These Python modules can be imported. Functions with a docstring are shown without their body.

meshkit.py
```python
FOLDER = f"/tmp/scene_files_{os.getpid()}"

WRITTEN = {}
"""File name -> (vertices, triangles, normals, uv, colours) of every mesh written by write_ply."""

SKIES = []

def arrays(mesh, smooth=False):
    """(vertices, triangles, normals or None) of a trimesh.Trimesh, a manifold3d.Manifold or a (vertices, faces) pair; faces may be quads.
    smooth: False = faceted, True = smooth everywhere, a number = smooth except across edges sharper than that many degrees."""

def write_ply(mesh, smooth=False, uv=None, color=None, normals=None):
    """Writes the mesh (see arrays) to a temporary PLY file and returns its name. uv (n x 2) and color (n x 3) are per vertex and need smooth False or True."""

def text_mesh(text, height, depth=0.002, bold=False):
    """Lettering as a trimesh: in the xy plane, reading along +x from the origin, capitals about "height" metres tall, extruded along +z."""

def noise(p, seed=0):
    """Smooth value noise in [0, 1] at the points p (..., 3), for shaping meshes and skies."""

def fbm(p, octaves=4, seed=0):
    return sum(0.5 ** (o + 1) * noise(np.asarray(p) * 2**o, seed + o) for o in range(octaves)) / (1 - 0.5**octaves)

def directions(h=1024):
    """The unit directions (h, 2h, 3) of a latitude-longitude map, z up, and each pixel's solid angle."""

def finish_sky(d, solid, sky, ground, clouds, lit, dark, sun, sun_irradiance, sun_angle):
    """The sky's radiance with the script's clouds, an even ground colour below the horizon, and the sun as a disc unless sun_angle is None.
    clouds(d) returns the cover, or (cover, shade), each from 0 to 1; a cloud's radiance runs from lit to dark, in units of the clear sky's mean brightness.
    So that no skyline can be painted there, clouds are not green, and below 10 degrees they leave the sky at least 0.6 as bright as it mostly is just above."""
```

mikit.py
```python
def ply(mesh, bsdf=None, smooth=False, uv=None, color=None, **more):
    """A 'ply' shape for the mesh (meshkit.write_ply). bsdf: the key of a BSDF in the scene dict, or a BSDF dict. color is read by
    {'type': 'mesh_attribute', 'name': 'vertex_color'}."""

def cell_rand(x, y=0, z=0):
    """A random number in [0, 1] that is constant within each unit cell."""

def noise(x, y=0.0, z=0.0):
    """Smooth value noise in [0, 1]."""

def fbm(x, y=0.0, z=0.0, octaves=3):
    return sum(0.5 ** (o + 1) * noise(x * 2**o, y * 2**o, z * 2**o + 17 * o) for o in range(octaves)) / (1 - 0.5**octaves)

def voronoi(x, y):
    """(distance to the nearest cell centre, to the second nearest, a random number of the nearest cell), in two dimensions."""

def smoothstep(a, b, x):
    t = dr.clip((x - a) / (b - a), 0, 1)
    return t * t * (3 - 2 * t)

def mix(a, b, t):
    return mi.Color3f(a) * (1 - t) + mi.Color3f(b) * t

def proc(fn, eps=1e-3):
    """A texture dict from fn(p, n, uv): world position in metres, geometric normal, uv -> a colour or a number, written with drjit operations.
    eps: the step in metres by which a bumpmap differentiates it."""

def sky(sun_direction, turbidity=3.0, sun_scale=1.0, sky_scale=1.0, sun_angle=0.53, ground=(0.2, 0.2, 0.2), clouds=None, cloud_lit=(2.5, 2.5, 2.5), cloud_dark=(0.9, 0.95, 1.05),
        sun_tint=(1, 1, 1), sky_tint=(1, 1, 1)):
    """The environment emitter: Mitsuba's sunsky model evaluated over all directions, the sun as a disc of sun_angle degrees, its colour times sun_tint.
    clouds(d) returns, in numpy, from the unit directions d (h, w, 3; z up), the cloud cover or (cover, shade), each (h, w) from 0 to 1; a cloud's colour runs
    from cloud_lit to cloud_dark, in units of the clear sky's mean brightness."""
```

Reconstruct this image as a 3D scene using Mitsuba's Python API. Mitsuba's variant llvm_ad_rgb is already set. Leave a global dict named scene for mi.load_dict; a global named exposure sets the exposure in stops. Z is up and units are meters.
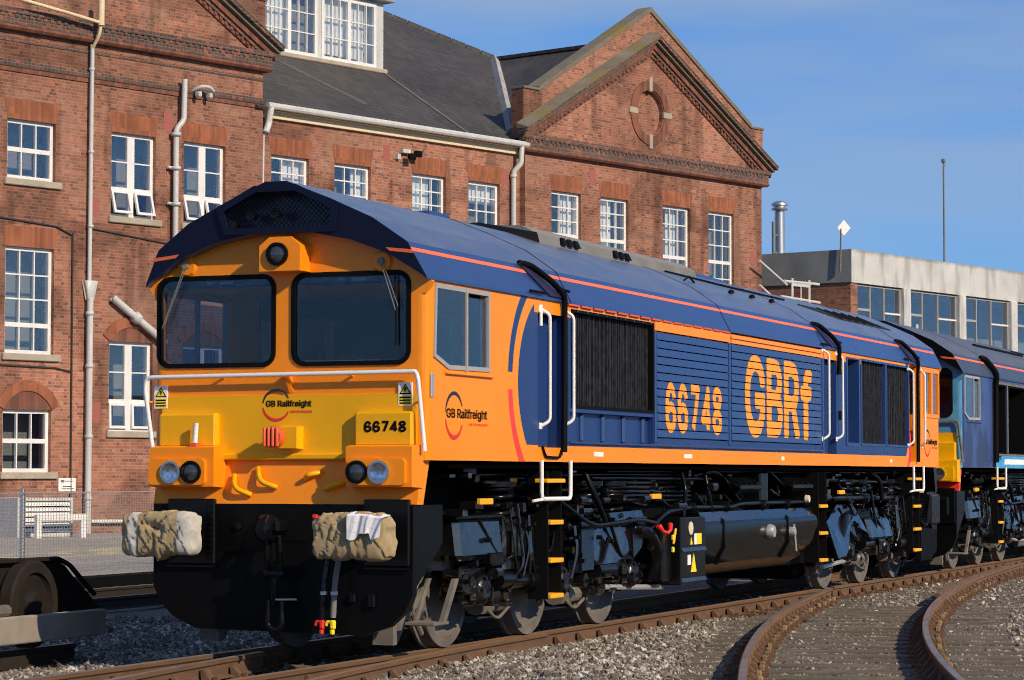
import math, random
import numpy as np
import trimesh
import mitsuba as mi
import drjit as dr
import mikit, meshkit
from mikit import noise, fbm, cell_rand, smoothstep, mix
from shapely.geometry import Polygon, LineString, Point, box as sbox, MultiPolygon
from shapely.ops import unary_union
from shapely import affinity
from manifold3d import Manifold, Mesh as MMesh

T = mi.ScalarTransform4f
rng = np.random.default_rng(7)
random.seed(7)
scene, labels = {}, {}

# ---------------------------------------------------------------- camera, sky, exposure
CAM = np.array([-20.138, -10.098, 1.554])
YAW, PITCH = math.radians(21.697), math.radians(2.989)
FWD = np.array([math.cos(PITCH) * math.cos(YAW), math.cos(PITCH) * math.sin(YAW), math.sin(PITCH)])
RGT = np.array([math.sin(YAW), -math.cos(YAW), 0.0])
UPV = np.cross(RGT, FWD)
scene['camera'] = {'type': 'perspective', 'fov': 2 * math.degrees(math.atan(512 / 2599.0)), 'fov_axis': 'x', 'near_clip': 0.5, 'far_clip': 3000.0,
                   'to_world': T().look_at(origin=CAM.tolist(), target=(CAM + FWD).tolist(), up=UPV.tolist())}
SUN_AZ, SUN_EL = math.radians(-116.0), math.radians(28.0)
SUN = [math.cos(SUN_EL) * math.cos(SUN_AZ), math.cos(SUN_EL) * math.sin(SUN_AZ), math.sin(SUN_EL)]


def cirrus(d):
    q = np.stack([d[..., 0] * 5, d[..., 1] * 5, d[..., 2] * 26], -1)
    n = meshkit.fbm(q + 3.1, 4, 5)
    return np.clip((n - 0.42) * 2.2, 0, 0.5) * np.clip(d[..., 2] * 6, 0, 1)


scene['sky'] = mikit.sky(SUN, turbidity=2.4, ground=(0.17, 0.155, 0.14), clouds=cirrus, cloud_lit=(1.7, 2.0, 2.35), cloud_dark=(1.0, 1.25, 1.5), sun_tint=(0.96, 1.0, 1.10), sky_tint=(0.57, 0.88, 1.40))
exposure = 1.6

# ---------------------------------------------------------------- materials


def mat(key, color, rough=0.5, metal=0.0, spec=0.5, clear=0.0, cg=0.9, bump=None, bscale=0.002, eps=1e-3):
    c = mikit.proc(color) if callable(color) else ({'type': 'rgb', 'value': list(color)} if not isinstance(color, dict) else color)
    b = {'type': 'principled', 'base_color': c, 'roughness': rough, 'metallic': metal, 'specular': spec}
    if clear:
        b['clearcoat'] = clear
        b['clearcoat_gloss'] = cg
    if bump is not None:
        b = {'type': 'bumpmap', 'arbitrary': mikit.proc(bump, eps), 'scale': bscale, 'bsdf': b}
    scene[key] = {'type': 'twosided', 'bsdf': b}


def C(*a):
    return mi.Color3f(*a)


P0 = np.array([31.12, 20.74, 0.0])
BY = math.radians(-18.3)
E_, N_ = np.array([math.cos(BY), math.sin(BY), 0.0]), np.array([math.sin(BY), -math.cos(BY), 0.0])
Q0 = np.array([61.75, 10.67, 0.0])
QY = math.radians(-15.4)


def frame_tf(p, yaw):
    e, n = (math.cos(yaw), math.sin(yaw)), (math.sin(yaw), -math.cos(yaw))
    return T([[e[0], -n[0], 0, p[0]], [e[1], -n[1], 0, p[1]], [0, 0, 1, 0], [0, 0, 0, 1]])


TB, TQ = frame_tf(P0, BY), frame_tf(Q0, QY)


def bloc(p):
    dx, dy = p.x - float(P0[0]), p.y - float(P0[1])
    return dx * float(E_[0]) + dy * float(E_[1]), dx * float(N_[0]) + dy * float(N_[1])


def brick_color(p, n, palette=0):
    s, o = bloc(p)
    u = dr.select(dr.abs(n.x * float(E_[0]) + n.y * float(E_[1])) > 0.7, o, s)
    v = p.z
    row = dr.floor(v / 0.075)
    fr = v / 0.075 - row
    head = row - 2 * dr.floor(row / 2)
    w = dr.select(head > 0.5, 0.225, 0.1125)
    uu = (u + head * 0.056 + 40.0) / w
    col = dr.floor(uu)
    fc = uu - col
    r, r2 = cell_rand(col, row, 3), cell_rand(col, row, 9)
    c = mix((0.370, 0.152, 0.096), (0.270, 0.109, 0.071), r)
    c = mix(c, (0.115, 0.058, 0.048), smoothstep(0.80, 0.90, r2) * 0.62)
    c = mix(c, (0.40, 0.205, 0.13), smoothstep(0.12, 0.04, r2) * 0.7)
    m = dr.maximum(smoothstep(0.80, 0.90, fr), smoothstep(1.0 - 0.014 / w, 1.0 - 0.006 / w, fc))
    c = mix(c, (0.38, 0.31, 0.25), m * 0.66)
    g = fbm(s * 0.45, v * 0.55, o, 4)
    c = c * (0.60 + 0.74 * g)
    c = mix(c, (0.33, 0.20, 0.145), smoothstep(0.52, 0.75, fbm(s * 0.9 + 3, v * 1.3, 5.0, 4)) * 0.35)
    c = c * (1 - 0.38 * smoothstep(0.55, 0.72, fbm(s * 0.6 + 20, v * 1.0, 8.0, 4)))
    streak = smoothstep(0.55, 0.78, fbm(s * 2.3 + 9, v * 0.33, 2.0, 3))
    return c * (1 - 0.38 * streak)


def brick_bump(p, n, uv):
    s, o = bloc(p)
    v = p.z
    row = dr.floor(v / 0.075)
    fr = v / 0.075 - row
    return 1 - smoothstep(0.78, 0.92, fr) + 0.5 * noise(s * 60, v * 60, o * 60)


mat('m_brick', lambda p, n, uv: brick_color(p, n), 0.9, spec=0.25)


def dark_brick(p, n, uv):
    s, o = bloc(p)
    row = dr.floor(p.z / 0.075)
    fr = p.z / 0.075 - row
    uu = s / 0.1125 + 40
    col = dr.floor(uu)
    r = cell_rand(col, row, 4)
    c = mix((0.145, 0.085, 0.07), (0.075, 0.055, 0.055), r)
    c = mix(c, (0.27, 0.10, 0.06), smoothstep(0.85, 0.95, cell_rand(col, row, 6)))
    m = dr.maximum(smoothstep(0.80, 0.90, fr), smoothstep(0.88, 0.95, uu - col))
    return mix(c, (0.24, 0.19, 0.15), m * 0.7) * (0.7 + 0.5 * fbm(s * 0.8, p.z, 1.0, 3))


mat('m_darkbrick', dark_brick, 0.9, spec=0.25)


def rubbed(p, n, uv):
    s, o = bloc(p)
    uu = s / 0.075
    col = dr.floor(uu)
    c = mix((0.36, 0.128, 0.064), (0.23, 0.084, 0.048), cell_rand(col, dr.floor(p.z / 0.6), 2))
    return mix(c, (0.20, 0.11, 0.075), smoothstep(0.80, 0.92, uu - col) * 0.7) * (0.75 + 0.45 * fbm(s * 3, p.z * 3, 0.0, 3))


mat('m_rubbed', rubbed, 0.9, spec=0.25)


def redmould(p, n, uv):
    s, o = bloc(p)
    uu = s / 0.1125
    c = mix((0.25, 0.10, 0.064), (0.13, 0.062, 0.048), cell_rand(dr.floor(uu), 1, 2))
    return mix(c, (0.12, 0.06, 0.045), smoothstep(0.86, 0.96, uu - dr.floor(uu)) * 0.7) * (0.72 + 0.5 * fbm(s * 1.3, p.z * 5, o, 3))


mat('m_redmould', redmould, 0.85, spec=0.3)


def coping(p, n, uv):
    g = fbm(p.x * 2.2, p.y * 2.2, p.z * 2.2, 4)
    c = mix((0.23, 0.21, 0.165), (0.115, 0.105, 0.085), g)
    return mix(c, (0.20, 0.16, 0.035), smoothstep(0.56, 0.70, fbm(p.x * 1.1 + 5, p.y * 1.1, p.z * 1.4, 3)) * 0.7)


mat('m_coping', coping, 0.95, spec=0.2)


def slate(p, n, uv):
    s, o = bloc(p)
    v = o / 0.19
    row = dr.floor(v)
    uu = s / 0.25 + 0.5 * (row - 2 * dr.floor(row / 2))
    r = cell_rand(dr.floor(uu), row, 5)
    c = mix((0.060, 0.055, 0.052), (0.043, 0.040, 0.039), r)
    edge = dr.maximum(smoothstep(0.86, 0.97, v - row), smoothstep(0.93, 0.98, uu - dr.floor(uu)) * 0.8)
    c = c * (1 - 0.55 * edge)
    g = fbm(s * 0.5, o * 0.7, 0.0, 4)
    c = c * (0.72 + 0.6 * g)
    return mix(c, (0.15, 0.125, 0.06), smoothstep(0.62, 0.8, fbm(s * 1.6, o * 1.6, 4.0, 3)) * 0.10)


mat('m_slate', slate, 0.62, spec=0.45)
mat('m_flash', lambda p, n, uv: mix((0.36, 0.37, 0.38), (0.20, 0.20, 0.20), fbm(p.x * 3, p.y * 3, p.z * 3, 3)), 0.7)


def concrete(p, n, uv):
    st = fbm(p.x * 3.4 + p.y * 3.4, p.z * 0.45, 1.0, 5)
    g = fbm(p.x * 1.3, p.y * 1.3, p.z * 1.3, 4)
    c = mix((0.66, 0.67, 0.66), (0.42, 0.43, 0.42), g)
    c = mix(c, (0.22, 0.22, 0.21), smoothstep(0.46, 0.72, st) * 0.5)
    return mix(c, (0.10, 0.10, 0.10), smoothstep(8.74, 8.90, p.z + 0.12 * (g - 0.5)) * 0.5)


mat('m_concrete', concrete, 0.9, spec=0.25)
mat('m_stone', lambda p, n, uv: mix((0.47, 0.41, 0.32), (0.30, 0.27, 0.22), fbm(p.x * 4, p.y * 4, p.z * 4, 4)), 0.9, spec=0.25)
mat('m_white', lambda p, n, uv: mix((0.80, 0.80, 0.79), (0.66, 0.66, 0.65), fbm(p.x * 5, p.y * 5, p.z * 1.2, 3)), 0.4)
mat('m_pipe', lambda p, n, uv: mix((0.62, 0.63, 0.62), (0.42, 0.43, 0.42), fbm(p.x * 6, p.y * 6, p.z * 0.8, 4)), 0.45)
mat('m_cream', (0.70, 0.58, 0.38), 0.6)
mat('m_pinkpatch', (0.33, 0.105, 0.085), 0.85)
mat('m_room', (0.15, 0.17, 0.175), 0.9)
mat('m_blind', (0.62, 0.66, 0.66), 0.9)
mat('m_greyframe', (0.33, 0.33, 0.33), 0.6)
mat('m_galv', lambda p, n, uv: mix((0.62, 0.64, 0.66), (0.42, 0.44, 0.46), fbm(p.x * 5, p.y * 5, p.z * 2, 3)), 0.38, metal=0.8)
mat('m_cable', (0.035, 0.032, 0.03), 0.7)
scene['m_glass'] = {'type': 'thindielectric', 'int_ior': 1.9, 'ext_ior': 1.0}
scene['m_cabglass'] = {'type': 'thindielectric', 'int_ior': 1.45, 'ext_ior': 1.0, 'specular_transmittance': {'type': 'rgb', 'value': [0.34, 0.40, 0.56]}}


# locomotive paints
def dust(p):
    return 0.93 + 0.14 * fbm(p.x * 1.7, p.y * 1.7, p.z * 2.3, 4)


ORANGE, BLUE, YELLOW = (0.89, 0.268, 0.005), (0.016, 0.046, 0.165), (0.80, 0.405, 0.003)


def livery(p, n, uv):
    x, z = p.x, p.z
    org, blu, red = C(*ORANGE), C(*BLUE), C(0.80, 0.055, 0.035)
    xm = dr.minimum(x, 19.9 - x)
    r = dr.sqrt(dr.square(xm - 2.93) + dr.square(z - 2.42))
    c = dr.select((xm > 2.555) & (z > 1.84), blu, org)
    c = dr.select((xm <= 2.555) & (r < 0.87) & (z > 1.84), blu, c)
    ring = (xm <= 2.60) & (r > 1.01) & (r < 1.12)
    c = dr.select(ring & (z > 2.50), blu, c)
    c = dr.select(ring & (z < 2.34), red, c)
    c = dr.select((z > 3.085) & (xm > 2.47), org, c)
    c = dr.select(dr.abs(n.x) > 0.75, org, c)
    c = dr.select((xm > 2.50) & (xm < 17.4) & (dr.abs(n.x) > 0.75), blu, c)
    return c * dust(p)


mat('m_livery', livery, 0.34, spec=0.25, clear=0.45, cg=0.98, bump=lambda p, n, uv: fbm(p.x * 1.6, p.y * 1.6, p.z * 2.4, 2), bscale=0.006, eps=5e-3)


def livery2(p, n, uv):
    x, z = p.x - 21.646, p.z
    c = dr.select(x > 2.45, C(0.020, 0.042, 0.12), mix((0.018, 0.024, 0.090), (0.036, 0.064, 0.210), smoothstep(0.35, 0.65, fbm(x * 2.2, z * 1.6, 0.0, 4))))
    c = dr.select((x > 2.66) & (z < 1.90), mix((0.04, 0.26, 0.56), (0.07, 0.38, 0.68), fbm(x * 8, z * 8, 1.0, 3)), c)
    face = mix((0.035, 0.17, 0.36), (0.12, 0.36, 0.52), fbm(p.y * 6, z * 5, 0.0, 4))
    c = dr.select((dr.abs(n.x) > 0.5) & (x < 1.0), face, c)
    return c * dust(p)


mat('m_livery2', livery2, 0.30, clear=0.7, cg=0.95)
mat('m_orange', lambda p, n, uv: C(*ORANGE) * dust(p), 0.36, spec=0.3, clear=0.3, cg=0.97)
mat('m_blue', lambda p, n, uv: C(*BLUE) * dust(p), 0.30, clear=0.8, cg=0.97)
mat('m_roofblue', lambda p, n, uv: mix(BLUE, (0.10, 0.115, 0.15), smoothstep(0.45, 0.95, n.z) * 0.85 * (0.6 + 0.8 * fbm(p.x * 2, p.y * 5, 0.0, 3))) * dust(p), 0.28, spec=0.7, clear=1.0, cg=0.95)  # grey on upward faces: roof dust plus painted sky sheen
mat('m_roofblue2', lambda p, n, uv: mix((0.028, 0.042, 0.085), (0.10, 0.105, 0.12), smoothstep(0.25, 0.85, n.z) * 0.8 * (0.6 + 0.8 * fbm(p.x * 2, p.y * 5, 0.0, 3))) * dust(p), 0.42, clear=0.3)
mat('m_yellow', lambda p, n, uv: C(*YELLOW) * dust(p), 0.36, spec=0.25, clear=0.2, cg=0.97)
mat('m_visor', lambda p, n, uv: C(0.0055, 0.0100, 0.034) * dust(p), 0.4, spec=0.25)
mat('m_darkrail', (0.02, 0.015, 0.012), 0.7)
mat('m_pin', (0.85, 0.16, 0.06), 0.4)
mat('m_lettering', (0.95, 0.335, 0.025), 0.45, spec=0.25)
mat('m_red', (0.70, 0.03, 0.02), 0.4)
mat('m_dred', (0.70, 0.10, 0.03), 0.45)
mat('m_navy', (0.02, 0.018, 0.05), 0.45)
mat('m_label', (0.82, 0.82, 0.80), 0.5)
mat('m_sticker', (0.88, 0.68, 0.02), 0.5)
mat('m_tread', (0.86, 0.40, 0.01), 0.5)


def gblack(p, n, uv):
    return C(0.0034, 0.0034, 0.0038) * (0.7 + 0.9 * fbm(p.x * 4, p.y * 4, p.z * 4, 3))


mat('m_black', gblack, 0.24, spec=0.22, clear=0.22, cg=0.97)
mat('m_plough', gblack, 0.30, spec=0.10, clear=0.06, cg=0.97)
mat('m_gloss', gblack, 0.10, spec=0.8, clear=1.0, cg=0.98)
mat('m_tank', gblack, 0.12, spec=0.12, clear=0.05, cg=0.98)
mat('m_matt', (0.0035, 0.0035, 0.004), 0.6, spec=0.12)
mat('m_grime', lambda p, n, uv: mix((0.004, 0.004, 0.0045), (0.045, 0.036, 0.03), smoothstep(0.52, 0.85, fbm(p.x * 6, p.y * 6, p.z * 6, 4)) * 0.5), 0.28, spec=0.5,
    bump=lambda p, n, uv: fbm(p.x * 26, p.y * 26, p.z * 26, 3), bscale=0.006, eps=2e-3)
mat('m_bogie', gblack, 0.10, spec=0.8, clear=1.0, cg=0.98, bump=lambda p, n, uv: fbm(p.x * 4, p.y * 4, p.z * 4, 3), bscale=0.014, eps=3e-3)
mat('m_wheel', lambda p, n, uv: mix((0.19, 0.172, 0.155), (0.085, 0.075, 0.068), fbm(p.x * 5, p.y * 5, p.z * 5, 4)), 0.65, spec=0.25)
mat('m_dusty', lambda p, n, uv: mix((0.22, 0.195, 0.165), (0.07, 0.062, 0.056), fbm(p.x * 7, p.y * 7, p.z * 7, 4)), 0.75)
mat('m_steel', (0.55, 0.55, 0.54), 0.3, metal=0.9)
mat('m_alu', (0.58, 0.58, 0.56), 0.42, metal=0.6)
mat('m_tubewhite', (0.78, 0.78, 0.77), 0.35)
mat('m_mesh', lambda p, n, uv: C(0.014, 0.014, 0.015) * (0.5 + 1.6 * noise(p.x * 70, p.z * 40, p.y * 40)), 0.55)
mat('m_rad', lambda p, n, uv: C(0.0115, 0.012, 0.0135) * (0.4 + 1.8 * noise(p.x * 34, p.z * 16, 0.0)), 0.6)
mat('m_lens', (0.03, 0.035, 0.04), 0.06, spec=0.9, clear=1.0)
mat('m_reflector', lambda p, n, uv: mix((0.75, 0.78, 0.82), (0.25, 0.32, 0.45), noise(p.y * 42, p.z * 42, 3.0)), 0.16, metal=0.9)
mat('m_hoodgrey', lambda p, n, uv: mix((0.22, 0.215, 0.20), (0.12, 0.12, 0.115), fbm(p.x * 3, p.y * 3, p.z * 3, 4)), 0.7)
mat('m_cabin', (0.022, 0.03, 0.08), 0.8)
mat('m_desk', (0.55, 0.58, 0.58), 0.7)
mat('m_beige', (0.62, 0.56, 0.42), 0.7)
mat('m_wrap', lambda p, n, uv: mix(mix((0.46, 0.36, 0.205), (0.27, 0.20, 0.11), fbm(p.x * 14, p.y * 14, p.z * 5, 4)), (0.50, 0.50, 0.475),
    dr.maximum(smoothstep(0.012, 0.004, dr.abs(p.y - 1.105 + 0.03 * (p.z - 1)) - 0.035), smoothstep(0.690, 0.674, p.y + 0.02 * noise(p.z * 12, 0, 0)) * smoothstep(0.0, 0.01, p.y)) * 0.8), 0.85, spec=0.2)
mat('m_cloth', lambda p, n, uv: mix((0.74, 0.75, 0.78), (0.12, 0.16, 0.42), dr.maximum(smoothstep(0.90, 0.96, (p.y * 15.0 + p.z * 6.0) - dr.floor(p.y * 15.0 + p.z * 6.0)), smoothstep(0.9, 0.96, (p.z * 11 - p.y * 4) - dr.floor(p.z * 11 - p.y * 4))) * 0.28), 0.9, spec=0.1)

# ground materials
mat('m_rail', lambda p, n, uv: mix((0.165, 0.092, 0.050), (0.085, 0.054, 0.038), fbm(p.x * 3.1, p.y * 6, p.z * 16, 4)), 0.85, spec=0.25)
mat('m_railhead', lambda p, n, uv: mix((0.36, 0.335, 0.31), (0.22, 0.175, 0.14), fbm(p.x * 2, p.y * 14, 0.0, 3)), 0.42, metal=0.6)
mat('m_railhead_brown', lambda p, n, uv: mix((0.29, 0.165, 0.085), (0.20, 0.12, 0.07), fbm(p.x * 2, p.y * 14, 0.0, 3)), 0.6, metal=0.2)
mat('m_chair', lambda p, n, uv: mix((0.085, 0.055, 0.04), (0.17, 0.095, 0.055), fbm(p.x * 14, p.y * 14, p.z * 14, 3)), 0.85, spec=0.2)
mat('m_key', lambda p, n, uv: mix((0.27, 0.185, 0.095), (0.12, 0.085, 0.055), cell_rand(dr.floor(p.x * 3), dr.floor(p.y * 3), 1)), 0.9, spec=0.2)


def timber(p, n, uv):
    u = p.x * 0.24 - p.y * 0.97
    w = p.x * 0.97 + p.y * 0.24
    g = fbm(u * 1.2, w * 26, 0.0, 4)
    c = mix((0.145, 0.125, 0.100), (0.065, 0.056, 0.047), g)
    dirt = smoothstep(0.45, 0.72, fbm(p.x * 5, p.y * 5, 3.0, 4))
    return mix(c, (0.17, 0.15, 0.125), dirt * 0.45)


mat('m_timber', timber, 0.92, spec=0.2, bump=lambda p, n, uv: fbm((p.x * 0.24 - p.y * 0.97) * 2, (p.x * 0.97 + p.y * 0.24) * 45, 0.0, 3), bscale=0.012, eps=3e-3)


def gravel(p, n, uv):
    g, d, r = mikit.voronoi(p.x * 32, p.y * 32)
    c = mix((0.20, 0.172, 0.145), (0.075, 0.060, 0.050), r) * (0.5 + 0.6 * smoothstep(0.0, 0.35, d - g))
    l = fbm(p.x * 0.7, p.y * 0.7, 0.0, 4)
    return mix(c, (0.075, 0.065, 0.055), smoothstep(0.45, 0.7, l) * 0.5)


mat('m_gravel', gravel, 0.95, spec=0.15)


def tarmac(p, n, uv):
    g = fbm(p.x * 0.5, p.y * 0.9, 0.0, 5)
    f = noise(p.x * 40, p.y * 40, 0.0)
    c = mix((0.225, 0.21, 0.195), (0.155, 0.145, 0.133), g) * (0.85 + 0.3 * f)
    # a worn ochre line and a pale repair running along the yard
    t = p.y - 0.10 * p.x + 0.35 * (fbm(p.x * 0.6, p.y * 0.6, 7.0, 3) - 0.5)
    c = mix(c, (0.40, 0.32, 0.15), smoothstep(1.0, 0.4, dr.abs(t - 12.3)) * smoothstep(0.38, 0.6, fbm(p.x * 1.2, p.y * 2.4, 1.0, 3)) * 0.75)
    return mix(c, (0.29, 0.275, 0.25), smoothstep(0.55, 0.75, fbm(p.x * 0.35, p.y * 1.6, 5.0, 3)) * 0.4)


mat('m_tarmac', tarmac, 0.9, spec=0.25)
mat('m_stones', {'type': 'mesh_attribute', 'name': 'vertex_color'}, 0.9, spec=0.2)
mat('m_beam', lambda p, n, uv: mix((0.33, 0.29, 0.25), (0.20, 0.17, 0.15), fbm(p.x * 5, p.y * 5, p.z * 3, 4)), 0.9, spec=0.2)
mat('m_hivis', (0.42, 0.47, 0.04), 0.7)
mat('m_sill', (0.002, 0.002, 0.0022), 0.9, spec=0.0)
mat('m_tyre', lambda p, n, uv: mix((0.032, 0.025, 0.021), (0.015, 0.012, 0.010), fbm(p.x * 7, p.y * 7, p.z * 7, 3)), 0.8, spec=0.2)
mat('m_wagon', lambda p, n, uv: mix((0.007, 0.006, 0.006), (0.022, 0.017, 0.014), fbm(p.x * 5, p.y * 5, p.z * 5, 4)), 0.8, spec=0.25)

# ---------------------------------------------------------------- mesh helpers


def num(k):
    if k not in scene and k not in labels and k not in USED:
        USED.add(k)
        return k
    i = COUNT.get(k, 0)
    while True:
        i += 1
        kk = '%s_%03d' % (k, i)
        if kk not in USED:
            COUNT[k] = i
            USED.add(kk)
            return kk


USED, COUNT = set(), {}


def thing(name, label, cat, group=None):
    k = num(name)
    labels[k] = {'label': label, 'category': cat}
    if group:
        labels[k]['group'] = group
    return k


def put(key, mesh, m, smooth=False, tw=None, **kw):
    d = mikit.ply(mesh, m, smooth=smooth, **kw)
    if tw is not None:
        d['to_world'] = tw
    scene[key] = d
    return key


SPLIT = {'hose', 'equipment_box', 'tank_strap', 'filler_cap', 'air_pipe', 'cooling_coil', 'cable_socket', 'air_cock', 'housing', 'rail_foot', 'door_handle', 'bracket', 'marker_tag', 'clip', 'printing', 'conduit', 'bulkhead_panel', 'grille_bar', 'eave_shade', 'lettering', 'fishplate', 'side_member'}


def pieces(mesh):
    m = trimesh.Trimesh(mesh.vertices, mesh.faces, process=False)
    m.merge_vertices(merge_tex=True, merge_norm=True)
    from scipy.sparse import coo_matrix
    from scipy.sparse.csgraph import connected_components
    e = m.edges
    n, lab = connected_components(coo_matrix((np.ones(len(e)), (e[:, 0], e[:, 1])), shape=(len(m.vertices),) * 2), directed=False)
    if n == 1:
        return [mesh]
    fl = lab[np.asarray(m.faces)[:, 0]]
    return [m.submesh([np.nonzero(fl == i)[0]], append=True, repair=False) for i in range(n)]


def part(parent, name, mesh, m, smooth=False, tw=None, label=None, kind=None):
    if name in SPLIT and kind is None:
        ps = pieces(mesh)
        if 1 < len(ps) < 40:
            for q in ps:
                k = part_one(parent, name, q, m, smooth, tw, label, kind)
            return k
    return part_one(parent, name, mesh, m, smooth, tw, label, kind)


def part_one(parent, name, mesh, m, smooth=False, tw=None, label=None, kind=None):
    k = num(parent + '__' + name)
    put(k, mesh, m, smooth, tw)
    if label or kind:
        labels[k] = {}
        if label:
            labels[k]['label'] = label
        if kind:
            labels[k]['kind'] = kind
    return k


def cat(*ms):
    ms = [m for g in ms for m in (g if isinstance(g, (list, tuple)) else [g])]
    return trimesh.util.concatenate(ms)


def bx(x0, x1, y0, y1, z0, z1):
    m = trimesh.creation.box((abs(x1 - x0), abs(y1 - y0), abs(z1 - z0)))
    m.apply_translation(((x0 + x1) / 2, (y0 + y1) / 2, (z0 + z1) / 2))
    return m


def hull(pts):
    return trimesh.PointCloud(np.asarray(pts, float)).convex_hull


def cb(x0, x1, y0, y1, z0, z1, b=0.012):
    x0, x1, y0, y1, z0, z1 = min(x0, x1), max(x0, x1), min(y0, y1), max(y0, y1), min(z0, z1), max(z0, z1)
    b = min(b, (x1 - x0) * 0.45, (y1 - y0) * 0.45, (z1 - z0) * 0.45)
    pts = []
    for i in (0, 1):
        for j in (0, 1):
            for k in (0, 1):
                c = np.array([(x0, x1)[i], (y0, y1)[j], (z0, z1)[k]])
                d = np.array([1 - 2 * i, 1 - 2 * j, 1 - 2 * k]) * b
                for a in range(3):
                    q = c + d
                    q[a] = c[a]
                    pts.append(q)
    return hull(pts)


def poly(p):
    g = p if not isinstance(p, (list, tuple)) else Polygon(p)
    return g if g.is_valid else g.buffer(0)


def extr(p, h):
    g = poly(p)
    gs = list(g.geoms) if hasattr(g, 'geoms') else [g]
    return cat([trimesh.creation.extrude_polygon(q, h, engine='earcut') for q in gs if q.area > 1e-7])


def _map(m, M):
    v = np.asarray(m.vertices) @ np.asarray(M, float).T
    return trimesh.Trimesh(v, m.faces, process=False)


def ex_z(p, z0, z1):
    m = extr(p, z1 - z0)
    m.apply_translation((0, 0, z0))
    return m


def ex_y(p, y0, y1):
    """polygon in (x, z), between y0 and y1"""
    m = _map(extr(p, y1 - y0), [[1, 0, 0], [0, 0, -1], [0, 1, 0]])
    m.apply_translation((0, y1, 0))
    return m


def ex_x(p, x0, x1):
    """polygon in (y, z), between x0 and x1"""
    m = _map(extr(p, x1 - x0), [[0, 0, 1], [1, 0, 0], [0, 1, 0]])
    m.apply_translation((x0, 0, 0))
    return m


def sheet_x(p, x):
    """single sheet of a (y, z) polygon facing -x"""
    v, f = trimesh.creation.triangulate_polygon(poly(p), engine='earcut')
    return trimesh.Trimesh(np.c_[np.full(len(v), x), v[:, 0], v[:, 1]], f[:, ::-1], process=False)


def sheet_y(p, y):
    v, f = trimesh.creation.triangulate_polygon(poly(p), engine='earcut')
    return trimesh.Trimesh(np.c_[v[:, 0], np.full(len(v), y), v[:, 1]], f, process=False)


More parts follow.
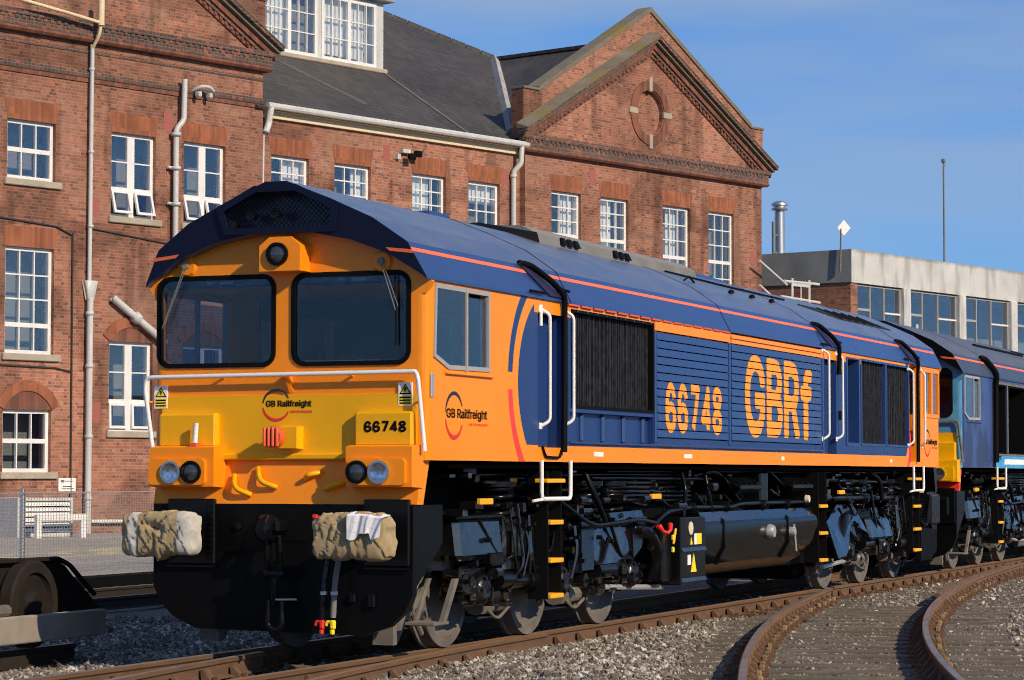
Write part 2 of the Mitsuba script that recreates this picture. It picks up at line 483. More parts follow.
def man(m):
    m = trimesh.Trimesh(m.vertices, m.faces, process=True)
    m.merge_vertices()
    return Manifold(MMesh(vert_properties=np.asarray(m.vertices, np.float32), tri_verts=np.asarray(m.faces, np.uint32)))


def unman(q):
    g = q.to_mesh()
    return trimesh.Trimesh(np.asarray(g.vert_properties)[:, :3], np.asarray(g.tri_verts), process=False)


def cut(base, cuts):
    b = man(base)
    for c in cuts:
        b = b - man(c)
    return unman(b)


def fillet(pts, r=0.06, n=4):
    pts = [np.asarray(p, float) for p in pts]
    out = [pts[0]]
    for a, b, c in zip(pts, pts[1:], pts[2:]):
        u, w = a - b, c - b
        lu, lw = np.linalg.norm(u), np.linalg.norm(w)
        d = min(r, lu * 0.45, lw * 0.45)
        p, q = b + u / lu * d, b + w / lw * d
        for i in range(n + 1):
            t = i / n
            out.append((1 - t) ** 2 * p + 2 * t * (1 - t) * b + t * t * q)
    out.append(pts[-1])
    return np.array(out)


def tube(pts, r, n=8, fil=None):
    p = fillet(pts, fil) if fil else np.asarray(pts, float)
    t = np.gradient(p, axis=0)
    t /= np.linalg.norm(t, axis=1, keepdims=True)
    a0 = np.array([0, 0, 1.0]) if abs(t[0][2]) < 0.9 else np.array([1.0, 0, 0])
    rr = np.broadcast_to(np.asarray(r, float), (len(p),))
    v = []
    for i in range(len(p)):
        a = a0 - t[i] * (a0 @ t[i])
        a /= np.linalg.norm(a)
        b = np.cross(t[i], a)
        a0 = a
        for k in range(n):
            th = 2 * math.pi * k / n
            v.append(p[i] + rr[i] * (math.cos(th) * a + math.sin(th) * b))
    f = []
    for i in range(len(p) - 1):
        for k in range(n):
            A, B, Cc, D = i * n + k, i * n + (k + 1) % n, (i + 1) * n + (k + 1) % n, (i + 1) * n + k
            f += [[A, B, Cc], [A, Cc, D]]
    v += [p[0], p[-1]]
    c0, c1 = len(v) - 2, len(v) - 1
    for k in range(n):
        f.append([c0, (k + 1) % n, k])
        f.append([c1, (len(p) - 1) * n + k, (len(p) - 1) * n + (k + 1) % n])
    return trimesh.Trimesh(np.array(v), np.array(f), process=False)


def lathe(prof, axis, center, n=32):
    """prof: (radius, along axis); axis 'x', 'y' or 'z'"""
    m = trimesh.creation.revolve(np.asarray(prof, float), sections=n)
    if axis == 'x':
        m = _map(m, [[0, 0, 1], [1, 0, 0], [0, 1, 0]])
    elif axis == 'y':
        m = _map(m, [[0, 1, 0], [0, 0, 1], [1, 0, 0]])
    m.apply_translation(center)
    return m


def cyl(a, b, r, n=16):
    return tube([a, b], r, n)


def coil(c, r, wire, z0, z1, turns, n=6):
    k = int(turns * 14)
    th = np.linspace(0, 2 * math.pi * turns, k)
    return tube(np.c_[c[0] + r * np.cos(th), c[1] + r * np.sin(th), np.linspace(z0, z1, k)], wire, n)


def rrect(a0, a1, b0, b1, r, q=6):
    return sbox(a0 + r, b0 + r, a1 - r, b1 - r).buffer(r, quad_segs=q)


_TEXT = {}


def text_poly(text, bold=True):
    """the lettering as a shapely shape, scaled to a unit box (x 0..1, y 0..1)"""
    if (text, bold) not in _TEXT:
        m = meshkit.text_mesh(text, 1.0, 0.01, bold)
        fn = m.face_normals[:, 2] > 0.9
        g = unary_union([Polygon(t[:, :2]).buffer(1e-4) for t in m.triangles[fn]])
        b = g.bounds
        _TEXT[(text, bold)] = affinity.scale(affinity.translate(g, -b[0], -b[1]), 1 / (b[2] - b[0]), 1 / (b[3] - b[1]), origin=(0, 0))
    return _TEXT[(text, bold)]


def text_in(text, x0, x1, y0, y1, bold=True):
    return affinity.translate(affinity.scale(text_poly(text, bold), x1 - x0, y1 - y0, origin=(0, 0)), x0, y0)


def _el(cx, cy, rx, ry, a0, a1, n=28):
    t = np.radians(np.linspace(a0, a1, n))
    return [(cx + rx * math.cos(q), cy + ry * math.sin(q)) for q in t]


def numeral(ch, w, h, s):
    """a bold painted numeral in a box w x h with stroke s"""
    a = s / 2
    L = []
    if ch == '6':
        L = [_el(w / 2, h * 0.31, w / 2 - a, h * 0.31 - a, 0, 360), _el(w / 2, h * 0.5, w / 2 - a, h / 2 - a, 28, 200)]
    elif ch == '7':
        L = [[(a, h - a), (w - a, h - a), (w * 0.62, h * 0.5), (w * 0.36, a)]]
    elif ch == '4':
        L = [[(w * 0.70, a), (w * 0.70, h - a), (a, h * 0.30), (w - a * 0.4, h * 0.30)]]
    elif ch == '8':
        L = [_el(w / 2, h * 0.27, w / 2 - a, h * 0.27 - a, 0, 360), _el(w / 2, h * 0.745, w / 2 - a * 1.25, h * 0.255 - a, 0, 360)]
    return unary_union([LineString(q).buffer(a, cap_style=2, join_style=1) for q in L]).intersection(sbox(0, 0, w, h))


def number_in(text, x0, x1, y0, y1, gap=0.13, stroke=0.30):
    n = len(text)
    w = (x1 - x0) / (n + (n - 1) * gap)
    h = y1 - y0
    return unary_union([affinity.translate(numeral(c, w, h, w * stroke), x0 + i * w * (1 + gap), y0) for i, c in enumerate(text)])


def arc_band(cx, cy, r0, r1, a0, a1, sy=1.0, taper=True):
    n = 24
    th = np.radians(np.linspace(a0, a1, n))
    w = np.sin(np.linspace(0, math.pi, n)) if taper else np.ones(n)
    w = 0.35 + 0.65 * w
    rm, h = (r0 + r1) / 2, (r1 - r0) / 2
    out = [(cx + (rm + h * k) * math.cos(t), cy + sy * (rm + h * k) * math.sin(t)) for t, k in zip(th, w)]
    inn = [(cx + (rm - h * k) * math.cos(t), cy + sy * (rm - h * k) * math.sin(t)) for t, k in zip(th, w)]
    return Polygon(out + inn[::-1])
# ---------------------------------------------------------------- ground and track
XB = np.array([-0.46, 3.57, 7.01, 11.24, 17.01, 22.64, 25.64, 33.0, 38.0])
YB = np.array([-5.92, -4.84, -4.0, -3.13, -2.20, -1.66, -1.45, -1.02, -0.90])
XA = np.array([-1.04, 4.42, 8.79, 12.79, 15.45, 18.0])
YA = np.array([-4.38, -2.90, -1.90, -1.18, -0.80, -0.50])
pB, pA = np.polyfit(XB, YB, 3), np.polyfit(XA, YA, 3)


def yB(x):
    return np.polyval(pB, x)


def yA(x):
    return np.polyval(pA, x)


def smooth01(a, b, x):
    t = np.clip((x - a) / (b - a), 0, 1)
    return t * t * (3 - 2 * t)


def ground_h(x, y):
    """height of the ballast bed"""
    x, y = np.asarray(x, float), np.asarray(y, float)
    h = np.full(np.broadcast(x, y).shape, -0.20)
    d = y - yA(np.clip(x, -6, 15.4))
    near = smooth01(-0.86, -1.0, y) * smooth01(0.55, 0.9, d) * smooth01(15.0, 11.0, x)
    h = h + near * 0.075
    right = smooth01(-1.2, -1.7, y - yB(np.clip(x, -6, 38)))
    h = h + right * 0.06
    left = smooth01(1.3, 1.8, y) * smooth01(2.3, 1.9, y)
    h = h + left * 0.05
    return h


def ground_noise(x, y):
    q = np.stack([np.asarray(x) * 1.7, np.asarray(y) * 1.7, np.zeros_like(np.asarray(x, float))], -1)
    return (meshkit.fbm(q, 4, 3) - 0.5) * 0.05


def grid(x0, x1, y0, y1, step, hf):
    xs, ys = np.arange(x0, x1 + step / 2, step), np.arange(y0, y1 + step / 2, step)
    X, Y = np.meshgrid(xs, ys, indexing='ij')
    v = np.c_[X.ravel(), Y.ravel(), hf(X, Y).ravel()]
    n = len(ys)
    i, j = np.meshgrid(np.arange(len(xs) - 1), np.arange(n - 1), indexing='ij')
    a = (i * n + j).ravel()
    f = np.vstack([np.c_[a, a + n, a + n + 1], np.c_[a, a + n + 1, a + 1]])
    return trimesh.Trimesh(v, f, process=False)


# one wide sheet to the horizon, with the near bed modelled in a finer sheet above it
put('ground', cat(bx(-400, 900, -500, 700, -1.0, -0.29)), 'm_gravel')
labels['ground'] = {'kind': 'structure', 'label': 'grey brown stony ground of the railway yard'}
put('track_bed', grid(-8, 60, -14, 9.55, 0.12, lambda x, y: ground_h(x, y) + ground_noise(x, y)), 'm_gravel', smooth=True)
labels['track_bed'] = {'kind': 'structure', 'label': 'ballast bed of dark grit and gravel between the rails'}
# paved yard in front of the works, a slab with a real edge towards the tracks
YE = 9.62
yv = np.array([(-40, YE, 0.10), (140, YE, 0.10), (140, 20.0, 0.25), (-40, 20.0, 0.25), (140, 70, 0.27), (-40, 90, 0.27), (-40, YE, -0.6), (140, YE, -0.6)])
put('paved_yard', trimesh.Trimesh(yv, [[0, 1, 2], [0, 2, 3], [3, 2, 4], [3, 4, 5]], process=False), 'm_tarmac')
put('yard_edge', ex_x([(YE - 0.16, -0.6), (YE - 0.004, -0.6), (YE - 0.004, 0.105), (YE - 0.16, 0.085)], -40, 140), 'm_matt')  # near-black tone paints in the shade along this face
labels['yard_edge'] = {'kind': 'structure', 'label': 'edge face of the paved yard, painted dark as shade'}
labels['paved_yard'] = {'kind': 'structure', 'label': 'worn grey tarmac yard in front of the brick works with an ochre line'}

HEAD = [(-0.035, 0.0), (-0.035, -0.032), (-0.012, -0.048), (-0.010, -0.135), (-0.068, -0.148), (-0.070, -0.159),
        (0.070, -0.159), (0.068, -0.148), (0.010, -0.135), (0.012, -0.048), (0.035, -0.032), (0.035, 0.0)]


def sweep(prof, path):
    """prof: (left offset, up) closed, counter-clockwise seen along the path; path (n, 2 or 3)"""
    p = np.asarray(path, float)
    if p.shape[1] == 2:
        p = np.c_[p, np.zeros(len(p))]
    t = np.gradient(p[:, :2], axis=0)
    t /= np.linalg.norm(t, axis=1, keepdims=True)
    l = np.c_[-t[:, 1], t[:, 0], np.zeros(len(p))]
    m = len(prof)
    v = np.vstack([p[i] + np.array([a * l[i] + np.array([0, 0, b]) for a, b in prof]) for i in range(len(p))])
    f = []
    for i in range(len(p) - 1):
        for k in range(m):
            a, b = i * m + k, i * m + (k + 1) % m
            f += [[a, b, b + m], [a, b + m, a + m]]
    cv, cf = trimesh.creation.triangulate_polygon(Polygon(prof), engine='earcut')
    idx = [int(np.argmin(np.linalg.norm(np.asarray(prof) - q, axis=1))) for q in cv]
    for tri in cf:
        a = [idx[q] for q in tri]
        f.append(a[::-1])
        f.append([q + (len(p) - 1) * m for q in a])
    return trimesh.Trimesh(v, np.array(f), process=False)


HEADSTRIP = [(-0.028, 0.0), (0.028, 0.0), (0.028, 0.003), (-0.028, 0.003)]


def chair_mesh(side=-1):
    ms = [bx(-0.10, 0.10, -0.19, 0.19, -0.178, -0.152)]
    for s in (-1, 1):
        ms.append(hull([(-0.055, s * 0.045, -0.152), (0.055, s * 0.045, -0.152), (-0.055, s * 0.135, -0.152), (0.055, s * 0.135, -0.152),
                        (-0.045, s * 0.030, -0.060), (0.045, s * 0.030, -0.060), (-0.045, s * 0.055, -0.060), (0.045, s * 0.055, -0.060)]))
        ms.append(bx(-0.025, 0.025, s * 0.155 - 0.02, s * 0.155 + 0.02, -0.152, -0.115))
    return cat(ms)


CHAIR = chair_mesh()
KEY = cb(-0.05, 0.05, -0.150, -0.095, -0.150, -0.090, 0.012)
chair_d, key_d = mikit.ply(CHAIR, 'm_chair'), mikit.ply(KEY, 'm_key')


def rail(name, label, path, group=None, chairs=None, head='m_railhead', keys=False, prof=HEAD, m='m_rail'):
    k = thing(name, label, 'rail', group)
    p = np.asarray(path, float)
    put(k, sweep(prof, p), m)
    part(k, 'running_surface', sweep(HEADSTRIP, p), head)
    if chairs:
        seg = np.r_[0, np.cumsum(np.linalg.norm(np.diff(p, axis=0), axis=1))]
        for d in np.arange(chairs[0], min(chairs[1], seg[-1] - 0.2), chairs[2]):
            x, y = np.interp(d, seg, p[:, 0]), np.interp(d, seg, p[:, 1])
            x2, y2 = np.interp(d + 0.1, seg, p[:, 0]), np.interp(d + 0.1, seg, p[:, 1])
            tw = T().translate([x + float(rng.uniform(-.035, .035)), y, float(rng.uniform(-.012, .004))]).rotate([0, 0, 1], math.degrees(math.atan2(y2 - y, x2 - x)) + float(rng.uniform(-4, 4))).scale([float(rng.uniform(.8, 1.15)), 1, 1])
            scene[num(k + '__chair')] = {**chair_d, 'to_world': tw}
            if keys and rng.uniform() < 0.85:
                scene[num(k + '__key')] = {**key_d, 'to_world': tw @ T().translate([float(rng.uniform(-.03, .03)), 0, 0])}
    return k


xs = np.arange(-7, 62, 1.0)
near_a = rail('rail', 'rusty near rail straight beneath the wheels of the orange locomotive', np.c_[[-7, 0, 8, 15.25], [-0.752] * 4], chairs=(4.2, 22, 0.66), head='m_railhead_brown')
rail('rail', 'rusty near rail running on under the rear bogie towards the second locomotive', np.c_[np.arange(15.5, 62, 2.0), np.full(24, -0.752)], chairs=(0.3, 46, 0.66), head='m_railhead_brown')
rail('rail', 'far rail beneath the locomotive, emerging sunlit at the lower left', np.c_[xs, np.full(len(xs), 0.752)], chairs=(4.0, 12, 0.66))
xa = np.arange(-5, 15.3, 0.5)
rail('curved_rail', 'curved dark topped rail sweeping out from the frog beside the fuel tank', np.c_[xa, yA(xa)], chairs=(0.2, 22, 0.62), keys=True)
xb = np.arange(-4, 37.6, 0.5)
rail('curved_rail', 'outermost curved rail, farthest to the right of the locomotive', np.c_[xb, yB(xb)], chairs=(0.2, 44, 0.62), keys=True)
xw = np.arange(-6, 4.3, 0.5)
yw = 0.010 * (4.6 - xw) ** 2
rail('switch_rail', 'tapering rail closing onto the near rail ahead of the front wheel', np.c_[xw, -0.84 - yw], chairs=(2.5, 8.5, 0.66), head='m_railhead_brown')
xw = np.arange(-6, 1.0, 0.5)
yw = 0.010 * (4.6 - xw) ** 2
rail('switch_rail', 'short sunlit rail between the running rails before the black front plate', np.c_[xw, 0.66 - yw], chairs=(2.5, 6.8, 0.66))
rail('check_rail', 'short dark check rail lying along the outer curved rail', np.c_[np.arange(14, 26.5, 0.5), yB(np.arange(14, 26.5, 0.5)) + 0.115], head='m_rail')
for yy, lab in ((2.66, 'near rail of the siding under the low wagon'), (4.16, 'far rail of the siding under the low wagon'),
                (7.05, 'nearer of the two thin bright rails in the shade before the yard edge'), (8.52, 'farther of the two thin bright rails in the shade before the yard edge')):
    rail('siding_rail', lab, np.c_[xs, np.full(len(xs), yy)] if yy > 5 else np.c_[np.linspace(-7, 0.9, 8), np.full(8, yy)], m='m_darkrail')
# fishplate at the rail joint in front of the buffer beam
for (x0, yy) in ((-1.2, -0.752), (0.55, -0.752)):
    part(near_a, 'fishplate', cat(bx(x0, x0 + 0.5, yy - 0.045, yy - 0.014, -0.125, -0.05), *[lathe([(0, 0), (0.016, 0), (0.016, 0.03), (0, 0.03)], 'y', (x0 + 0.08 + 0.113 * i, yy - 0.074, -0.088), 6) for i in range(4)]), 'm_chair')

# timbers
TIMB = []


def timber_mesh(L, w, seed):
    r = np.random.default_rng(seed)
    m = cb(-w / 2, w / 2, 0, L, -0.13, 0.0, 0.014)
    m.vertices[:, 2] += r.uniform(-0.004, 0.004, len(m.vertices))
    return m


n_t = 0
for i, x in enumerate(np.arange(-3.2, 34.0, 0.66)):
    sl = math.atan(float(np.polyval(np.polyder(pB), x)))
    c, s = math.cos(sl), math.sin(sl)
    r = np.random.default_rng(100 + i)
    y1 = float(yA(min(x, 15.4))) + 0.62 + r.uniform(-0.08, 0.08) if x < 11 else 1.3
    y0 = float(yB(x)) - 0.95 + r.uniform(-0.12, 0.12)
    if x < 12.5:
        y1 = min(y1, -1.0)
    L = (y1 - y0) / c
    k = thing('timber_sleeper', 'weathered timber sleeper lying across the curved track', 'sleeper', 'timber sleepers under the curved rails')
    px = x - (y0 - float(yB(x))) * math.tan(sl)
    TIMB.append((px, y0, L, sl, 0.15))
    put(k, timber_mesh(L, 0.27 + r.uniform(-0.02, 0.03), i), 'm_timber', tw=T().translate([px, y0, -0.178 + r.uniform(-0.006, 0.004)]).rotate([0, 0, 1], math.degrees(sl) + r.uniform(-0.8, 0.8)))
for i, x in enumerate(np.arange(-4.0, 12.2, 0.66)):
    k = thing('timber_sleeper', 'dark timber sleeper under the straight track below the locomotive', 'sleeper', 'timber sleepers under the straight track')
    TIMB.append((x, -1.3, 2.6, 0.0, 0.14))
    put(k, timber_mesh(2.6, 0.25, 500 + i), 'm_timber', tw=T().translate([x, -1.3, -0.180]))


# ballast stones, countless: real little stones
def stones(n, x, y, z, size, name, label):
    r = np.random.default_rng(11)
    base = np.array([[1, 0, 0], [-1, 0, 0], [0, 1, 0], [0, -1, 0], [0, 0, 1], [0, 0, -1.0]])
    faces = np.array([[0, 2, 4], [2, 1, 4], [1, 3, 4], [3, 0, 4], [2, 0, 5], [1, 2, 5], [3, 1, 5], [0, 3, 5]])
    v = base[None] * r.uniform(0.55, 1.25, (n, 6, 1)) + r.uniform(-0.22, 0.22, (n, 6, 3))
    v = v * size[:, None, None] * r.uniform(0.7, 1.2, (n, 1, 3))
    q = r.normal(size=(n, 4))
    q /= np.linalg.norm(q, axis=1, keepdims=True)
    w, a, b, c = q.T
    R = np.stack([1 - 2 * (b * b + c * c), 2 * (a * b - c * w), 2 * (a * c + b * w), 2 * (a * b + c * w), 1 - 2 * (a * a + c * c), 2 * (b * c - a * w),
                  2 * (a * c - b * w), 2 * (b * c + a * w), 1 - 2 * (a * a + b * b)], -1).reshape(n, 3, 3)
    v = np.einsum('nij,nkj->nki', R, v) + np.c_[x, y, z][:, None]
    f = faces[None] + 6 * np.arange(n)[:, None, None]
    t = r.uniform(0, 1, (n, 1))
    col = np.array([0.13, 0.112, 0.094]) * (1 - t) + np.array([0.50, 0.455, 0.395]) * t ** 1.7
    patch = meshkit.fbm(np.stack([x * 0.7, y * 0.9, x * 0], -1), 4, 21)[:, None]
    col = col * r.uniform(0.65, 1.2, (n, 1)) * (0.55 + 0.9 * patch)
    rust = r.uniform(0, 1, n) < 0.06
    col[rust] = np.array([0.18, 0.115, 0.075]) * r.uniform(0.6, 1.2, (rust.sum(), 1))
    pale = r.uniform(0, 1, n) < 0.05
    col[pale] = np.array([0.56, 0.54, 0.50])
    put(name, trimesh.Trimesh(v.reshape(-1, 3), f.reshape(-1, 3), process=False), 'm_stones', color=np.repeat(col, 6, 0))
    labels[name] = {'kind': 'stuff', 'label': label, 'category': 'ballast'}


def scatter():
    r = np.random.default_rng(5)
    N = 880000
    x = -5 + 55 * r.uniform(0, 1, N) ** 1.5
    y = r.uniform(-10.5, 9.3, N)
    d = np.c_[x, y, np.full(N, -0.15)] - CAM
    zf = d @ FWD
    px, py = 512 + 2599 * (d @ RGT) / zf, 340 - 2599 * (d @ UPV) / zf
    ok = (px > -40) & (px < 1064) & (py < 715)
    ok &= ~((y > -0.68) & (y < 0.68) & (r.uniform(0, 1, N) < 0.5))
    ok &= ~((y > 0.9) & (x > 8))
    for yy in (-0.752, 0.752, 7.05, 8.52):
        ok &= ~((np.abs(y - yy) < 0.085))
    ok &= ~((np.abs(y - yA(x)) < 0.09) & (x < 15.4)) & ~(np.abs(y - yB(x)) < 0.09)
    on = np.zeros(N, bool)
    for (tx, ty, L, sl, hw) in TIMB:
        dx, dy = x - tx, y - ty
        u, w = dx * math.cos(sl) + dy * math.sin(sl), -dx * math.sin(sl) + dy * math.cos(sl)
        on |= (np.abs(u) < hw) & (w > -0.02) & (w < L + 0.02)
    buried = ((y < -0.95) & (y - yA(np.clip(x, -6, 15.4)) > 0.75) & (x < 12)) | (x > 14.5) & (y - yB(x) > 0.3)
    band = (y < yA(np.clip(x, -6, 15.4)) + 0.6) & (y > yB(x) - 0.9) & (x < 14)
    ok &= ~(on & ~buried & (r.uniform(0, 1, N) < 0.93))
    ok &= ~(on & buried & (r.uniform(0, 1, N) < 0.25))
    ok &= ~(band & ~on & (r.uniform(0, 1, N) < 0.45))
    x, y = x[ok], y[ok]
    z = ground_h(x, y) + ground_noise(x, y)
    n = len(x)
    bandn = (y < yA(np.clip(x, -6, 15.4)) + 0.6) & (y > yB(x) - 0.9) & (x < 14)
    size = r.uniform(0.012, 0.024, n) * (1 + 0.9 * (r.uniform(0, 1, n) < 0.08)) * np.where(bandn, 0.62, 1.0)
    z = z + r.uniform(-0.3, 0.6, n) * size
    stones(n, x, y, z, size, 'ballast', 'grey and buff ballast stones spread over the track bed')
    return n


N_STONES = scatter()
# ---------------------------------------------------------------- the brick works (local frame: s along the front, y back, z up)
W_IN = 0.34


def frame_poly(s0, s1, z0, z1, cols, rows, edge, bar, thick):
    """a window frame with pane holes; rows: list of (height share, thick rail below?)"""
    outer = sbox(s0, z0, s1, z1)
    holes = []
    inner_w = (s1 - s0) - 2 * edge
    pw = (inner_w - (cols - 1) * bar) / cols
    tot = (z1 - z0) - 2 * edge - sum(thick if t else bar for _, t in rows[:-1])
    sh = sum(h for h, _ in rows)
    z = z1 - edge
    for h, t in rows:
        hh = tot * h / sh
        for c in range(cols):
            a = s0 + edge + c * (pw + bar)
            holes.append(sbox(a, z - hh, a + pw, z))
        z -= hh + (thick if t else bar)
    return outer.difference(unary_union(holes)), holes


def window(B, s0, s1, z0, z1, kind, y0, tw, blind=None):
    w = num(B + '__window')
    yf = y0 + 0.10
    if kind in ('casement', 'casement_open'):
        mid = (s0 + s1) / 2
        fr = sbox(s0, z0, s1, z1)
        holes = []
        for a, b in ((s0 + 0.09, mid - 0.11), (mid + 0.11, s1 - 0.09)):
            H = z1 - z0 - 0.16
            zt = z1 - 0.08
            h1 = H * 0.32
            holes += [sbox(a, zt - h1, b, zt), sbox(a, zt - 2 * h1 - 0.03, b, zt - h1 - 0.03)]
            vent = sbox(a - 0.03, z0 + 0.06, b + 0.03, zt - 2 * h1 - 0.12)
            fr = fr.difference(vent.buffer(-0.005))
            vb = vent.bounds
            vf = vent.difference(sbox(vb[0] + 0.06, vb[1] + 0.06, vb[2] - 0.06, vb[3] - 0.06))
            ang = math.radians(14 if (kind == 'casement_open') else 2)
            tilt = np.array([[1, 0, 0], [0, math.cos(ang), math.sin(ang)], [0, -math.sin(ang), math.cos(ang)]])
            piv = np.array([0, yf - 0.01, vb[3]])
            m = ex_y(vf, yf - 0.05, yf)
            m.vertices = (m.vertices - piv) @ tilt.T + piv
            part(w, 'vent', m, 'm_white', tw=tw)
            g = sheet_y(sbox(vb[0] + 0.05, vb[1] + 0.05, vb[2] - 0.05, vb[3] - 0.05), yf - 0.025)
            g.vertices = (g.vertices - piv) @ tilt.T + piv
            part(w, 'pane', g, 'm_glass', tw=tw)
        fr = fr.difference(unary_union(holes))
    else:
        cols, rows = kind
        fr, holes = frame_poly(s0, s1, z0, z1, cols, rows, 0.085, 0.032, 0.10)
    put(w, ex_y(fr, yf, yf + 0.07), 'm_white', tw=tw)
    for h in holes:
        part(w, 'pane', sheet_y(h.buffer(0.008), yf + 0.035), 'm_glass', tw=tw)
    part(w, 'reveal', ex_y(sbox(s0 - 0.02, z0 - 0.02, s1 + 0.02, z1 + 0.02).difference(sbox(s0 + 0.02, z0 + 0.02, s1 - 0.02, z1 - 0.02)), yf + 0.075, yf + 0.20), 'm_white', tw=tw)
    part(w, 'pane_backing', bx(s0 - 0.4, s1 + 0.4, yf + 0.75, yf + 0.80, z0 - 0.3, z1 + 0.3), 'm_room', tw=tw)  # backing panel added behind the glass to brighten the panes
    if blind:
        part(w, 'blind', bx(s0 + 0.06 + blind[0] * (s1 - s0), s0 + blind[1] * (s1 - s0), yf + 0.22, yf + 0.235, z0 + (z1 - z0) * blind[2], z1 - 0.05), 'm_blind', tw=tw, label='pale blind behind the glass')


def lintel(B, s0, s1, z0, z1, y0, tw, flare=0.10):
    part(B, 'lintel', ex_y([(s0, z0), (s1, z0), (s1 + flare, z1), (s0 - flare, z1)], y0 - 0.006, y0 + 0.06), 'm_rubbed', tw=tw)


def sill(B, s0, s1, z1, y0, tw, h=0.15):
    part(B, 'sill', cb(s0 - 0.09, s1 + 0.16, y0 - 0.08, y0 + 0.06, z1 - h, z1, 0.015), 'm_stone', tw=tw)


BW = thing('brick_building', 'long red brick works with two pedimented gables, slate roof and white windows', 'building')
SASH32 = (3, [(1, True), (1, False)])
SASH4 = (3, [(1, False), (1, False), (1, True), (1, False)])
SASHT = (3, [(1, False), (1, False), (1, True), (1, False), (1, False)])
left_w = [(-2.30, -0.92, 8.15, 9.48, SASH32, None), (0.73, 2.10, 7.53, 9.48, 'casement_open', None), (2.99, 4.35, 7.53, 9.48, 'casement_open', None),
          (-2.32, -0.93, 4.26, 6.64, SASH4, None), (-2.35, -0.98, 1.63, 3.02, SASH32, None), (0.71, 2.05, 2.58, 4.64, 'casement', None),
          (-5.2, -3.85, 4.26, 6.64, SASH4, None), (-5.2, -3.85, 7.53, 9.48, SASH4, None), (2.99, 4.35, 2.58, 4.64, 'casement', None)]
mid_w = [(6.09, 7.42, 7.5, 9.48, SASHT, (0.45, 1.0, 0.3)), (8.34, 9.68, 7.5, 9.48, SASHT, (0.62, 0.98, 0.5)), (11.27, 12.60, 7.5, 9.48, SASHT, (0.0, 0.72, 0.0)), (13.52, 14.82, 7.5, 9.48, SASHT, (0.0, 0.98, 0.72))]
gab_w = [(16.80, 18.12, 7.42, 9.48, SASHT, (0.55, 0.98, 0.0)), (19.01, 20.32, 7.42, 9.48, SASHT, (0.0, 0.66, 0.0)), (21.97, 23.32, 6.95, 9.48, SASHT, (0.35, 0.75, 0.0)), (24.26, 25.58, 6.95, 9.48, SASHT, None)]


def wall_with(s0, s1, z0, top, wins, y0, name, label=None):
    g = Polygon([(s0, z0), (s1, z0)] + top)
    for (a, b, c, d, *_r) in wins:
        g = g.difference(sbox(a, c, b, d))
    return part(BW, name, ex_y(g, y0, y0 + W_IN), 'm_brick', tw=TB, label=label)


